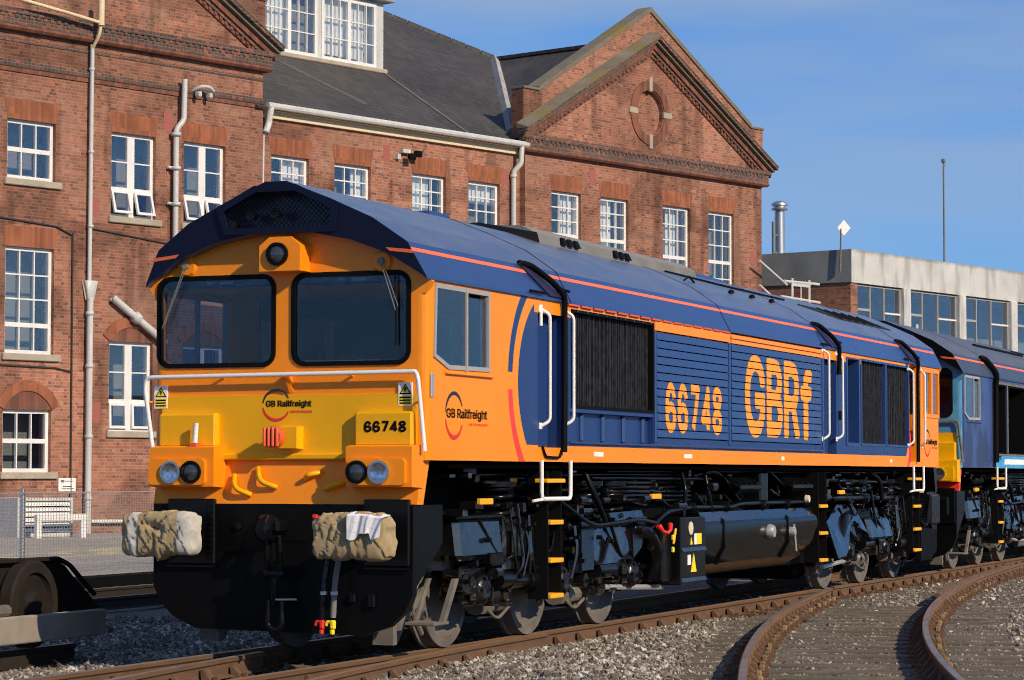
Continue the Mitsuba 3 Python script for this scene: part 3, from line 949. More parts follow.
def gable(sc, dz, wins, name, label):
    """a pedimented front: base cornice at z 10.45 + dz"""
    hw = 5.7
    z = lambda v: v + dz
    a, b = sc - hw, sc + hw
    top = [(b + 0.08, z(12.20)), (b - 0.55, z(12.20)), (sc, z(15.10)), (a + 0.55, z(12.20)), (a - 0.08, z(12.20))]
    g = Polygon([(a, 0.2), (b, 0.2), (b, z(10.9))] + [(b + 0.08, z(10.9))] + top + [(a - 0.08, z(10.9)), (a, z(10.9))])
    for (p, q, c, d, *_r) in wins:
        g = g.difference(sbox(p, c, q, d))
    m = ex_y(g, 0.0, 0.42)
    ocz = z(12.12)
    if dz == 0:
        m = cut(m, [lathe([(0, 0), (0.66, 0), (0.66, 0.2), (0, 0.2)], 'y', (sc, -0.05, ocz), 40)])
    wk = part(BW, name, m, 'm_brick', tw=TB, label=label)
    # side walls and parapet copings
    part(BW, 'kneeler', cb(b - 0.58, b + 0.10, -0.05, 0.46, z(12.20), z(12.27), 0.01), 'm_coping', tw=TB)
    part(BW, 'kneeler', cb(a - 0.10, a + 0.58, -0.05, 0.46, z(12.20), z(12.27), 0.01), 'm_coping', tw=TB)
    dx, dzr = hw - 0.55, 2.90
    for s in (-1, 1):
        # coping on the parapet
        e = sc + s * dx
        part(BW, 'coping', ex_y([(e, z(12.19)), (sc, z(15.09)), (sc, z(15.24)), (e - s * 0.02, z(12.33))], -0.05, 0.47), 'm_coping', tw=TB)
        # raking cornice, stepped layers
        tip, apex = (sc + s * (hw + 0.38), z(11.05)), (sc, z(14.36))
        sl = (apex[1] - tip[1]) / (apex[0] - tip[0])

        def band(lo, hi, proj, key, mname, t=0.0):
            tp = sc + s * (hw + 0.38 - t)
            zt = tip[1] + sl * (tp - tip[0])
            part(BW, key, ex_y([(tp, zt + lo), (tp, zt + hi), (sc, apex[1] + hi), (sc, apex[1] + lo)], -proj, 0.002), mname, tw=TB)
        # weathered sloping top
        q = [(tip[0], -0.40, tip[1] + 0.02), (tip[0], 0.0, tip[1] + 0.15), (tip[0], 0.0, tip[1]), (tip[0], -0.40, tip[1]),
             (sc, -0.40, apex[1] + 0.02), (sc, 0.0, apex[1] + 0.15), (sc, 0.0, apex[1]), (sc, -0.40, apex[1])]
        part(BW, 'raking_coping', hull(q), 'm_coping', tw=TB)
        band(-0.10, 0.0, 0.38, 'raking_moulding', 'm_darkbrick', 0.02)
        band(-0.19, -0.10, 0.28, 'raking_moulding', 'm_coping', 0.06)
        band(-0.37, -0.19, 0.17, 'raking_moulding', 'm_redmould', 0.10)
        band(-0.47, -0.37, 0.11, 'raking_moulding', 'm_darkbrick', 0.25)
        band(-0.58, -0.47, 0.05, 'raking_moulding', 'm_redmould', 0.35)
        n = 34
        den = []
        for i in range(n):
            f = (i + 0.5) / n
            x = tip[0] + (apex[0] - tip[0]) * f
            if abs(x - sc) > hw - 0.35 or abs(x - sc) < 0.2:
                continue
            zz = tip[1] + sl * (x - tip[0]) - 0.50
            den.append(bx(x - 0.045, x + 0.045, -0.085, -0.05, zz - 0.05, zz + 0.05))
        part(BW, 'dentil_course', cat(den), 'm_redmould', tw=TB, kind='stuff')
    # base cornice
    part(BW, 'cornice', cb(a - 0.20, b + 0.20, -0.20, 0.35, z(10.44), z(10.56), 0.05), 'm_redmould', tw=TB)
    part(BW, 'cornice', bx(a - 0.16, b + 0.16, -0.16, 0.33, z(10.56), z(10.80)), 'm_darkbrick', tw=TB)
    part(BW, 'cornice', bx(a - 0.26, b + 0.26, -0.20, 0.36, z(10.80), z(10.92)), 'm_darkbrick', tw=TB)
    part(BW, 'dentil_course', cat([bx(x - 0.05, x + 0.05, -0.185, -0.16, z(10.72), z(10.80)) for x in np.arange(a, b, 0.2)]), 'm_darkbrick', tw=TB, kind='stuff')
    if dz == 0:
        ring = Point(0, 0).buffer(0.95, quad_segs=16).difference(Point(0, 0).buffer(0.68, quad_segs=16))
        part(BW, 'oculus_ring', ex_y(affinity.translate(ring, sc, ocz), -0.035, 0.06), 'm_redmould', tw=TB)
        for dx_, dz_ in ((0, 0.84), (0, -0.84), (0.82, 0), (-0.82, 0)):
            w_, h_ = (0.07, 0.21) if dx_ == 0 else (0.20, 0.085)
            part(BW, 'keystone', cb(sc + dx_ - w_, sc + dx_ + w_, -0.055, 0.02, ocz + dz_ - h_, ocz + dz_ + h_, 0.01), 'm_stone', tw=TB)
    return wk


gable(21.36, 0.0, gab_w, 'wall', 'pedimented gable wall with a bricked-up round window')
gable(-0.10, 1.0, left_w, 'wall', 'taller pedimented wing wall with arched ground floor window')
wall_with(5.55, 15.75, 0.2, [(15.75, 10.42), (5.55, 10.42)], mid_w, 0.20, 'wall', 'wall between the gables, partly behind the locomotive')
part(BW, 'wall', cat(bx(26.72, 27.055, 0.425, 12, 0.2, 10.6), bx(-5.8, -5.5, 0.425, 12, 0.2, 11.6), bx(-5.8, 27.05, 12, 12.3, 0.2, 10.6), bx(5.25, 5.598, 0.425, 12, 0.2, 11.6), bx(15.66, 15.95, 0.425, 8, 0.2, 10.6)), 'm_brick', tw=TB)
# string course on the taller wing
part(BW, 'string_course', cb(-5.82, 5.62, -0.07, 0.05, 10.63, 10.78, 0.02), 'm_darkbrick', tw=TB)
part(BW, 'string_course', bx(-5.81, 5.61, -0.035, 0.05, 10.53, 10.63), 'm_redmould', tw=TB)
part(BW, 'string_course', bx(-5.81, 5.612, -0.02, 0.05, 11.2, 11.27), 'm_darkbrick', tw=TB)
for ws, y0 in ((left_w, 0.0), (mid_w, 0.20), (gab_w, 0.0)):
    for (a, b, c, d, kind, bl) in ws:
        window(BW, a, b, c, d, kind, y0, TB, bl)
        sill(BW, a, b, c, y0, TB)
        if d > 5:
            lintel(BW, a, b, d, d + 0.45, y0, TB)
# segmental arches over the ground floor windows
for (a, b, zt, rise) in ((-2.35, -0.98, 3.02, 0.42), (0.71, 2.05, 4.64, 0.34), (2.99, 4.35, 4.64, 0.34)):
    mid, half = (a + b) / 2, (b - a) / 2
    R = (half ** 2 + rise ** 2) / (2 * rise)
    th = np.linspace(-math.asin(half / R), math.asin(half / R), 15)
    inn = [(mid + R * math.sin(t), zt + rise - R + R * math.cos(t)) for t in th]
    out = [(mid + (R + 0.24) * math.sin(t), zt + rise - R + (R + 0.24) * math.cos(t)) for t in th]
    part(BW, 'arch', ex_y(Polygon(inn + out[::-1]), -0.035, 0.05), 'm_rubbed', tw=TB)
    part(BW, 'tympanum', ex_y(Polygon(inn), -0.004, 0.05), 'm_redmould', tw=TB)
# roofs
PITCH_T = math.tan(math.radians(31.4))


def slab(pts, th, key, m, label=None):
    p = np.asarray(pts, float)
    n = np.cross(p[1] - p[0], p[2] - p[0])
    n /= np.linalg.norm(n)
    n = n if n[2] > 0 else -n
    v = np.vstack([p, p - n * th])
    k = len(p)
    f = [[0, i, i + 1] for i in range(1, k - 1)] + [[k, k + i + 1, k + i] for i in range(1, k - 1)]
    for i in range(k):
        j = (i + 1) % k
        f += [[i, k + i, k + j], [i, k + j, j]]
    return part(BW, key, trimesh.Trimesh(v, np.array(f), process=False), m, tw=TB, label=label)


zr = lambda y: 10.62 + PITCH_T * (y + 0.05)
slab([(5.3, -0.12, zr(-0.12)), (15.66, -0.12, zr(-0.12)), (15.66, 0.6, zr(0.6)), (21.5, 6.1, zr(6.1)), (17.0, 9.3, zr(9.3)), (5.3, 9.3, zr(9.3))], 0.06, 'roof', 'm_slate', 'dark slate roof slope with a dormer')
slab([(15.5, 0.40, 10.75), (21.36, 0.40, 14.29), (21.36, 8.0, 14.29), (15.5, 8.0, 10.75)], 0.06, 'roof', 'm_slate')
slab([(27.2, 0.40, 10.75), (27.2, 12, 10.75), (21.36, 12, 14.29), (21.36, 0.40, 14.29)], 0.06, 'roof', 'm_slate')
slab([(21.5, 6.1, zr(6.1)), (27.0, 11.5, 10.9), (17.0, 11.6, 14.5), (17.0, 9.3, zr(9.3))], 0.06, 'roof', 'm_slate')
slab([(-6.0, 0.40, 11.75), (-0.10, 0.40, 15.29), (-0.10, 10.0, 15.29), (-6.0, 10.0, 11.75)], 0.06, 'roof', 'm_slate')
slab([(5.8, 0.40, 11.75), (5.8, 10.0, 11.75), (-0.10, 10.0, 15.29), (-0.10, 0.40, 15.29)], 0.06, 'roof', 'm_slate')
part(BW, 'ridge_tiles', cat([bx(21.24, 21.48, 0.5 + 0.46 * i, 0.92 + 0.46 * i, 14.27, 14.37) for i in range(13)]), 'm_slate', tw=TB, kind='stuff')
# hip ridge
hp0, hp1 = np.array([21.5, 6.1, zr(6.1)]), np.array([17.0, 9.3, zr(9.3)])
part(BW, 'hip_ridge', cat([tube([hp0 + (hp1 - hp0) * (i / 12), hp0 + (hp1 - hp0) * ((i + .93) / 12)], 0.10, 6) for i in range(12)] + [tube([hp1, (5.0, 9.3, zr(9.3))], 0.10, 6)]), 'm_slate', tw=TB)
mat('m_strip', lambda p, n, uv: mix((0.14, 0.13, 0.12), (0.085, 0.078, 0.072), fbm(p.x * 3, p.y * 3, p.z * 3, 3)), 0.8)
# lead valley and repair strips on the slope
part(BW, 'valley', tube([(15.72, 0.55, zr(0.55) + 0.03), (21.4, 6.0, zr(6.0) + 0.03)], 0.16, 4), 'm_flash', tw=TB)
for (s0, s1, ya, yb) in ((9.0, 10.3, 2.95, 1.0), (13.55, 13.4, 3.4, 0.1)):
    p, q = np.array([s0, ya, zr(ya) + 0.012]), np.array([s1, yb, zr(yb) + 0.012])
    part(BW, 'lead_strip', hull([p + (-.06, 0, -.02), p + (.06, 0, -.02), p + (.06, 0, .02), p + (-.06, 0, .02), q + (-.06, 0, -.02), q + (.06, 0, -.02), q + (.06, 0, .02), q + (-.06, 0, .02)]), 'm_strip', tw=TB)
# eaves: fascia, gutter
part(BW, 'fascia', bx(5.72, 15.5, 0.10, 0.20, 10.36, 10.53), 'm_cream', tw=TB, label='cream painted fascia board under the gutter')
part(BW, 'gutter', tube([(5.66, -0.10, 10.62), (15.66, -0.10, 10.62)], 0.085, 10), 'm_pipe', tw=TB)
part(BW, 'soffit', bx(5.6, 15.66, -0.02, 0.2, 10.53, 10.555), 'm_cream', tw=TB)
part(BW, 'downpipe', cat(tube([(15.42, -0.08, 10.62), (15.42, -0.06, 10.1), (15.28, 0.10, 9.85), (15.28, 0.10, 0.3)], 0.075, 10, 0.08), *[cyl((15.28, 0.10, z), (15.28, 0.10, z + 0.09), 0.095, 10) for z in (9.7, 7.7, 5.7)]), 'm_pipe', True, tw=TB)
part(BW, 'downpipe', cat(tube([(5.78, -0.10, 10.60), (5.78, -0.02, 10.2), (5.66, -0.04, 9.95)], 0.085, 10, 0.08), tube([(5.66, 0.04, 9.95), (5.66, 0.10, 6.5)], 0.035, 6)), 'm_pipe', True, tw=TB)
# tall downpipe with hopper on the left wing
part(BW, 'downpipe', cat(tube([(0.03, -0.12, 11.4), (0.02, -0.10, 5.9)], 0.05, 10), hull([(0.02 + a, -0.12 + b, z) for a, b, z in ((-.15, -.10, 5.98), (.15, -.10, 5.98), (-.15, .1, 5.98), (.15, .1, 5.98), (-.08, -.06, 5.55), (.08, -.06, 5.55), (-.08, .06, 5.55), (.08, .06, 5.55))]),
     tube([(0.02, -0.13, 5.6), (0.0, -0.13, 0.25)], 0.075, 12), *[cyl((0.01, -0.13, z), (0.01, -0.13, z + 0.08), 0.095, 12) for z in (5.2, 4.0, 2.4, 1.0)], *[cyl((0.03, -0.11, z), (0.03, -0.11, z + 0.06), 0.07, 10) for z in (10.8, 8.9, 7.2)]), 'm_pipe', True, tw=TB, label='tall grey downpipe with a hopper head')
part(BW, 'downpipe', cat(tube([(-2.6, -0.42, 12.1), (-1.2, -0.42, 11.98), (0.03, -0.42, 11.86), (0.03, -0.36, 11.6), (0.03, -0.12, 11.3)], 0.042, 8, 0.08), tube([(0.03, -0.42, 12.4), (0.03, -0.42, 11.8)], 0.075, 10)), 'm_cream', True, tw=TB)
part(BW, 'downpipe', cat(tube([(2.82, -0.20, 10.92), (2.82, -0.18, 9.95), (2.61, -0.14, 9.7), (2.61, -0.14, 6.2)], 0.068, 12, 0.1), *[cyl((2.61, -0.14, z), (2.61, -0.14, z + 0.08), 0.12, 12) for z in (9.55, 8.75, 7.9, 6.9)], *[bx(2.42, 2.61, -0.12, -0.06, z, z + 0.06) for z in (8.77, 7.92)]), 'm_pipe', True, tw=TB)
part(BW, 'downpipe', cat(tube([(0.72, -0.12, 5.62), (2.30, -0.16, 4.66)], 0.085, 12), cyl((1.35, -0.14, 5.24), (1.48, -0.14, 5.16), 0.135, 12)), 'm_pipe', True, tw=TB, label='slanting grey pipe on the wing wall')
part(BW, 'wall_pipe', tube([(0.10, -0.12, 0.52), (2.6, -0.12, 0.50)], 0.04, 8), 'm_white', tw=TB)
part(BW, 'conduit', cat(tube([(-0.42, -0.03, 7.05), (-0.42, -0.03, 0.3)], 0.022, 6), tube([(-3.0, -0.03, 7.28), (-0.9, -0.03, 7.16), (-0.45, -0.03, 7.0)], 0.022, 6), tube([(0.0, -0.03, 7.2), (2.5, -0.03, 7.0), (3.2, -0.03, 6.9)], 0.018, 6), tube([(-3.0, -0.03, 4.0), (-0.9, -0.03, 3.97), (-0.45, -0.03, 3.9)], 0.022, 6)), 'm_cable', tw=TB)
for (s, z, y0) in ((2.48, 9.9, 0.0), (0.25, 7.7, 0.0), (0.33, 3.0, 0.0), (10.28, 9.9, 0.2), (15.0, 9.7, 0.2), (18.65, 10.0, 0.0), (26.55, 8.2, 0.0), (16.05, 7.9, 0.0)):
    part(BW, 'patch', bx(s - 0.13, s + 0.13, y0 - 0.004, y0 + 0.01, z - 0.22, z + 0.22), 'm_pinkpatch', tw=TB)
# dormer
yD = 3.43
D0, D1, DZ0, DZ1 = 7.2, 13.62, 12.70, 14.68
part(BW, 'dormer', cut(bx(D0, D1, yD, yD + 4.0, DZ0 - 0.5, DZ1), [bx(a, b, yD - 0.1, yD + 0.5, DZ0 + 0.10, DZ1 - 0.08) for a, b in ((8.85, 10.98), (11.15, 13.31))]), 'm_pipe', tw=TB, label='white framed dormer with two wide windows')
part(BW, 'dormer_roof', cb(D0 - 0.2, D1 + 0.22, yD - 0.25, yD + 4.2, DZ1, DZ1 + 0.16, 0.02), 'm_flash', tw=TB)
part(BW, 'dormer_sill', cb(D0 - 0.15, D1 + 0.05, yD - 0.14, yD + 0.05, DZ0 - 0.02, DZ0 + 0.10, 0.02), 'm_stone', tw=TB)
for a, b, bl in ((8.85, 10.98, None), (11.15, 13.31, True)):
    w = num(BW + '__dormer_window')
    m_ = (a + b) / 2
    fr = sbox(a, DZ0 + 0.10, b, DZ1 - 0.08)
    hs = []
    for p, q in ((a + 0.09, m_ - 0.05), (m_ + 0.05, b - 0.09)):
        for i in range(3):
            for j in range(3):
                ww, hh = (q - p) / 3, (DZ1 - DZ0 - 0.36) / 3
                hs.append(sbox(p + i * ww + 0.014, DZ0 + 0.19 + j * hh + 0.014, p + (i + 1) * ww - 0.014, DZ0 + 0.19 + (j + 1) * hh - 0.014))
    put(w, ex_y(fr.difference(unary_union(hs)), yD - 0.03, yD + 0.05), 'm_white', tw=TB)
    for h in hs:
        part(w, 'pane', sheet_y(h.buffer(0.008), yD + 0.01), 'm_glass', tw=TB)
    part(w, 'pane_backing', bx(a, b, yD + 0.42, yD + 0.46, DZ0 + 0.22, DZ1 - 0.1), 'm_blind' if bl else 'm_room', tw=TB)  # added panel close behind the dormer glass, lifts its brightness
    part(w, 'blind', bx(a + 0.1, b - (0.3 if bl else 0.9), yD + 0.2, yD + 0.21, DZ0 + 0.3, DZ1 - 0.15), 'm_blind', tw=TB)

# fixtures on the wall
k = thing('floodlight', 'small black twin floodlight under the gutter of the brick works', 'light')
for (s, z, t) in ((10.98, 9.86, 1), (11.22, 9.95, -1)):
    part(k, 'lamp_head', cb(s - 0.11, s + 0.11, -0.12, 0.02, z - 0.08, z + 0.08, 0.02), 'm_matt', tw=TB)
part(k, 'bracket', cat(bx(10.76, 11.06, 0.06, 0.2, 9.96, 10.06), bx(10.6, 10.72, 0.1, 0.2, 9.78, 9.92)), 'm_pipe', tw=TB)
k = thing('security_camera', 'pale twin camera bracket on the dark brick band', 'camera')
part(k, 'arm', tube([(3.20, -0.06, 10.70), (3.28, -0.28, 10.80), (3.5, -0.32, 10.80), (3.66, -0.30, 10.72)], 0.045, 8, 0.1), 'm_pipe', True, tw=TB)
part(k, 'housing', cat(cb(3.22, 3.33, -0.28, -0.10, 10.54, 10.68, 0.03), cb(3.56, 3.66, -0.30, -0.12, 10.54, 10.67, 0.03)), 'm_pipe', tw=TB)
k = thing('wall_lamp', 'small bent lamp bracket between the windows behind the locomotive roof', 'light')
part(k, 'bracket', tube([(11.0, 0.18, 7.75), (11.0, -0.1, 7.75), (10.85, -0.25, 7.85), (10.6, -0.3, 7.82)], 0.03, 6, 0.05), 'm_pipe', tw=TB)
part(k, 'shade', hull([(10.5, -0.4, 7.62), (10.7, -0.4, 7.62), (10.5, -0.2, 7.62), (10.7, -0.2, 7.62), (10.66, -0.35, 7.9), (10.74, -0.35, 7.9), (10.66, -0.25, 7.9), (10.74, -0.25, 7.9)]), 'm_matt', tw=TB)
k = thing('notice_board', 'small white notice fixed to the brick wall beside the downpipe', 'sign')
put(k, cb(-0.78, -0.28, -0.045, -0.004, 1.20, 1.50, 0.006), 'm_label', tw=TB)
part(k, 'printing', cat(bx(-0.72, -0.62, -0.0475, -0.044, 1.40, 1.46), bx(-0.6, -0.36, -0.0475, -0.044, 1.42, 1.44)), 'm_hoodgrey', tw=TB)
part(k, 'printing', cat(bx(-0.66, -0.40, -0.0475, -0.044, 1.30, 1.32), bx(-0.70, -0.34, -0.0475, -0.044, 1.25, 1.27)), 'm_cable', tw=TB)

# low louvred cabinet and white barrier at the wall foot
k = thing('louvred_cabinet', 'low pale grey louvred cabinet against the brick wall behind the fence', 'cabinet')
put(k, cat(bx(-3.62, -2.10, -2.1, -0.45, 1.02, 1.08), bx(-3.62, -3.56, -2.1, -0.45, 0.25, 1.02), bx(-2.16, -2.10, -2.1, -0.45, 0.25, 1.02), bx(-3.56, -2.16, -0.6, -0.45, 0.25, 1.02), bx(-3.56, -2.16, -2.1, -0.6, 0.25, 0.33)), 'm_pipe', tw=TB)
for i in range(6):
    z = 0.36 + i * 0.11
    part(k, 'slat', hull([(-3.55, -2.1, z), (-2.17, -2.1, z), (-3.55, -2.03, z + 0.085), (-2.17, -2.03, z + 0.085), (-3.55, -2.08, z), (-2.17, -2.08, z), (-3.55, -2.01, z + 0.085), (-2.17, -2.01, z + 0.085)]), 'm_white', tw=TB)
part(k, 'inside', bx(-3.55, -2.17, -1.95, -1.85, 0.34, 1.0), 'm_matt', tw=TB)
k = thing('barrier_rail', 'white wheel barrier rail on two posts in front of the wall', 'barrier')
part(k, 'rail', cb(-3.47, -2.08, -2.55, -2.45, 0.60, 0.74, 0.015), 'm_white', tw=TB)
for s in (-3.40, -2.17):
    part(k, 'post', cb(s - 0.07, s + 0.07, -2.54, -2.46, 0.2, 0.60, 0.01), 'm_white', tw=TB)

mat('m_wire', (0.30, 0.31, 0.32), 0.5)
# fence along the yard edge
k = thing('mesh_fence', 'low galvanised wire mesh fence along the yard edge', 'fence')
FY, F0, F1 = 9.9, 2.0, 30.0
for x in np.arange(F0, F1 - 1, 5.2) + 4.25:
    part(k, 'post', cb(x - 0.03, x + 0.03, FY - 0.03, FY + 0.03, 0.10, 1.38, 0.008), 'm_galv')
wires = [bx(x - 0.0022, x + 0.0022, FY - 0.048, FY - 0.042, 0.13, 1.31) for x in np.arange(F0, F1, 0.075)]
wires += [bx(F0, F1, FY - 0.056, FY - 0.05, z - 0.0018, z + 0.0018) for z in np.arange(0.14, 1.31, 0.05)]
part(k, 'wire_mesh', cat(wires), 'm_wire', kind='stuff', label='fine square wire mesh')
part(k, 'top_wire', bx(F0, F1, FY - 0.06, FY - 0.045, 1.305, 1.318), 'm_wire')
mat('m_weed', (0.10, 0.105, 0.045), 0.8)
# weeds at the wall foot
wd = []
r_ = np.random.default_rng(3)
for i in range(130):
    s, y, h = r_.uniform(1.0, 2.4), r_.uniform(-0.9, -0.2), r_.uniform(0.1, 0.34)
    a, l = r_.uniform(0, 6.28), r_.uniform(0.05, 0.15)
    wd.append(trimesh.Trimesh([(s - .014, y, .235), (s + .014, y, .235), (s + l * math.cos(a), y + l * math.sin(a), .235 + h)], [[0, 1, 2]], process=False))
k = thing('weed', 'dry tuft of weeds at the foot of the brick wall', 'plant')
put(k, cat(wd), 'm_weed', tw=TB)

# ---------------------------------------------------------------- the flat roofed building to the right
mat('m_shadeconc', lambda p, n, uv: mix((0.30, 0.32, 0.32), (0.15, 0.165, 0.17), fbm(p.x * 1.5 + p.z, p.y * 1.5, p.z * 0.6, 4)), 0.9)  # concrete tone with the shade of the left return painted in
QB = thing('concrete_building', 'low flat roofed building with a stained concrete parapet and strip windows', 'building')
part(QB, 'parapet', bx(0.002, 26, 0, 0.25, 7.80, 8.88), 'm_concrete', tw=TQ, label='stained grey concrete parapet')
part(QB, 'parapet', bx(-0.02, 0.24, 0.006, 9, 7.81, 8.872), 'm_shadeconc', tw=TQ, label='end of the parapet with shade painted into its concrete')
part(QB, 'roof', bx(0.25, 26, 0.25, 14, 8.3, 8.4), 'm_flash', tw=TQ)
part(QB, 'wall', cat(bx(0.03, 0.55, 0.28, 9, 0.2, 7.80), bx(0.03, 0.48, 0.06, 0.28, 0.2, 7.80), bx(0.5, 26, 0.2, 0.5, 0.2, 5.0)), 'm_brick', tw=TQ)
part(QB, 'wall', bx(0.6, 26, 2.2, 2.3, 0.2, 7.8), 'm_room', tw=TQ)
for s in (3.66, 7.64, 11.62, 15.6, 19.6, 23.6):
    part(QB, 'pier', cb(s - 0.24, s + 0.24, -0.05, 0.35, 5.0, 7.80, 0.015), 'm_concrete', tw=TQ)
for i, (a, b) in enumerate(((0.5, 3.42), (3.9, 7.40), (7.88, 11.38), (11.86, 15.36), (15.84, 19.36))):
    w = num(QB + '__window')
    z0, z1 = 5.05, 7.76
    L = b - a
    x1, x2 = a + L * 0.30, a + L * 0.62
    hs = [sbox(a + .04, 7.0, x1 - .03, z1 - .04), sbox(a + .04, z0, x1 - .03, 6.92), sbox(x1 + .03, 5.9 if i else 5.4, x2 - .03, z1 - .04), sbox(x1 + .03, z0, x2 - .03, 5.82 if i else 5.32), sbox(x2 + .03, 6.95, b - .05, z1 - .04), sbox(x2 + .03, z0, b - .05, 6.87)]
    fr = sbox(a, z0 - .05, b, z1).difference(unary_union(hs))
    put(w, ex_y(fr, 0.10, 0.18), 'm_greyframe', tw=TQ)
    for h in hs:
        part(w, 'pane', sheet_y(h.buffer(0.008), 0.14), 'm_glass', tw=TQ)
    part(w, 'rail', bx(x2 + 0.02, b - 0.02, 0.08, 0.10, 6.885, 6.93), 'm_white', tw=TQ)
    if i == 1:
        part(w, 'blind', cat(bx(a + .1, x1 - .1, 0.5, 0.52, 5.1, 6.75), bx(x1 + 0.3, x1 + 0.45, 0.5, 0.52, 5.1, 6.7)), 'm_blind', tw=TQ)
# chimney flue, marker, mast, roof rails
k = thing('flue', 'shiny metal flue with a capped top rising beside the brick gable', 'chimney')
FS, FYY = 1.5, 3.3
part(k, 'pipe', lathe([(0, 8.35), (0.17, 8.35), (0.17, 10.35), (0.16, 10.36), (0.16, 10.6), (0, 10.6)], 'z', (FS - .5, FYY, 0), 28), 'm_galv', 30, tw=TQ)
part(k, 'cap', lathe([(0, 10.42), (0.27, 10.42), (0.28, 10.46), (0.21, 10.5), (0.21, 10.55), (0.28, 10.58), (0.27, 10.64), (0.13, 10.72), (0, 10.73)], 'z', (FS - .5, FYY, 0), 28), 'm_galv', 30, tw=TQ)
part(k, 'bracket', cat(bx(FS - 0.96, FS - 0.90, FYY - 0.03, FYY + 0.03, 8.4, 10.0), *[bx(FS - 0.93, FS - 0.6, FYY - 0.02, FYY + 0.02, z, z + 0.05) for z in (8.95, 9.55)]), 'm_hoodgrey', tw=TQ)
part(k, 'base', bx(FS - 0.9, FS - 0.1, FYY - 0.4, FYY + 0.4, 8.38, 8.46), 'm_hoodgrey', tw=TQ)
k = thing('marker_board', 'white diamond board on a thin post at the parapet corner', 'sign')
part(k, 'board', ex_y([(-0.23, 0), (0, -0.26), (0.23, 0), (0, 0.26)], -0.03, 0.0), 'm_label', tw=TQ @ T().translate([0.02, 0.30, 9.58]).rotate([0, 0, 1], -38))
part(k, 'post', cyl((-0.10, 0.36, 8.15), (-0.08, 0.34, 9.55), 0.028, 8), 'm_hoodgrey', tw=TQ)
k = thing('mast', 'tall thin grey mast standing on the flat roof', 'mast')
part(k, 'pole', tube([(10.2, 2.0, 8.4), (10.2, 2.0, 12.85)], [0.042, 0.03], 8), 'm_hoodgrey', tw=TQ)
part(k, 'tip', cat(cb(10.13, 10.27, 1.93, 2.07, 12.8, 12.95, 0.03), cyl((10.2, 2.0, 12.7), (10.32, 2.0, 12.72), 0.03, 6)), 'm_hoodgrey', tw=TQ)
k = thing('roof_railing', 'pale handrail frame and sloping poles in front of the flat roof', 'railing')
RS, RY = -3.98, -0.15
part(k, 'frame', cat(*[cyl((s, RY, 6.0), (s, RY, 7.68), 0.045, 8) for s in (RS, -2.95)], cyl((RS - 0.5, RY, 7.56), (-2.35, RY, 7.58), 0.045, 8), bx(RS + 0.05, -3.0, RY - 0.02, RY + 0.02, 7.44, 7.55), cyl((RS - 0.7, RY, 7.08), (-2.3, RY, 7.0), 0.045, 8), cyl((-3.45, RY, 6.2), (-3.45, RY, 7.45), 0.025, 6)), 'm_pipe', tw=TQ)
part(k, 'pole', cyl((-5.9, RY, 8.1), (-4.3, RY, 7.45), 0.04, 8), 'm_pipe', tw=TQ)
part(k, 'pole', cyl((-5.9, RY, 7.35), (-4.5, RY, 6.75), 0.04, 8), 'm_pipe', tw=TQ)
part(k, 'platform', cat(bx(-6.0, -2.0, RY - 1.0, RY + 0.6, 5.9, 6.0), bx(-5.9, -5.7, RY - 0.1, RY + 0.1, 0.2, 5.9), bx(-2.4, -2.2, RY - 0.1, RY + 0.1, 0.2, 5.9)), 'm_hoodgrey', tw=TQ)
# ---------------------------------------------------------------- locomotives
AX = [1.571, 3.619, 5.686, 14.845, 16.894, 18.961]
S_ = 1.325          # half width
ROOF = [(-1.352, 3.215), (-1.345, 3.245), (-1.195, 3.53), (-0.885, 3.745), (-0.5, 3.92), (-0.10, 4.08), (0.10, 4.08), (0.5, 3.92), (0.885, 3.745), (1.195, 3.53), (1.345, 3.245), (1.352, 3.215)]
ARCH = [(-1.36, 3.20), (-1.31, 3.25), (-1.0, 3.44), (-0.66, 3.565), (-0.3, 3.635), (0, 3.655), (0.3, 3.635), (0.66, 3.565), (1.0, 3.44), (1.31, 3.25), (1.36, 3.20)]


def xv(z):
    return -0.17 - 0.18 * (z - 3.65)


def facet_pt(x, t, out=0.0, side=-1):
    """a point on the lowest roof facet; t 0 at the cantrail, 1 at its upper edge"""
    y, z = -1.345 + 0.15 * t, 3.245 + 0.285 * t
    n = np.array([-0.885, 0.466])
    return np.array([x, side * -(y + n[0] * out), z + n[1] * out]) if side > 0 else np.array([x, y + n[0] * out, z + n[1] * out])


def wheel_prof():
    return [(0, -0.05), (0.10, -0.05), (0.13, -0.03), (0.16, 0.0), (0.26, 0.065), (0.38, 0.075), (0.44, 0.03), (0.455, -0.012), (0.525, -0.012), (0.533, 0.0), (0.533, 0.095), (0.562, 0.105), (0.562, 0.135), (0.45, 0.14), (0, 0.14)]


WHEEL = lathe(wheel_prof(), 'y', (0, 0, 0), 44)


def rot180(m):
    m = m.copy()
    m.vertices = np.asarray(m.vertices) * [-1, -1, 1] + [19.9, 0, 0]
    return m


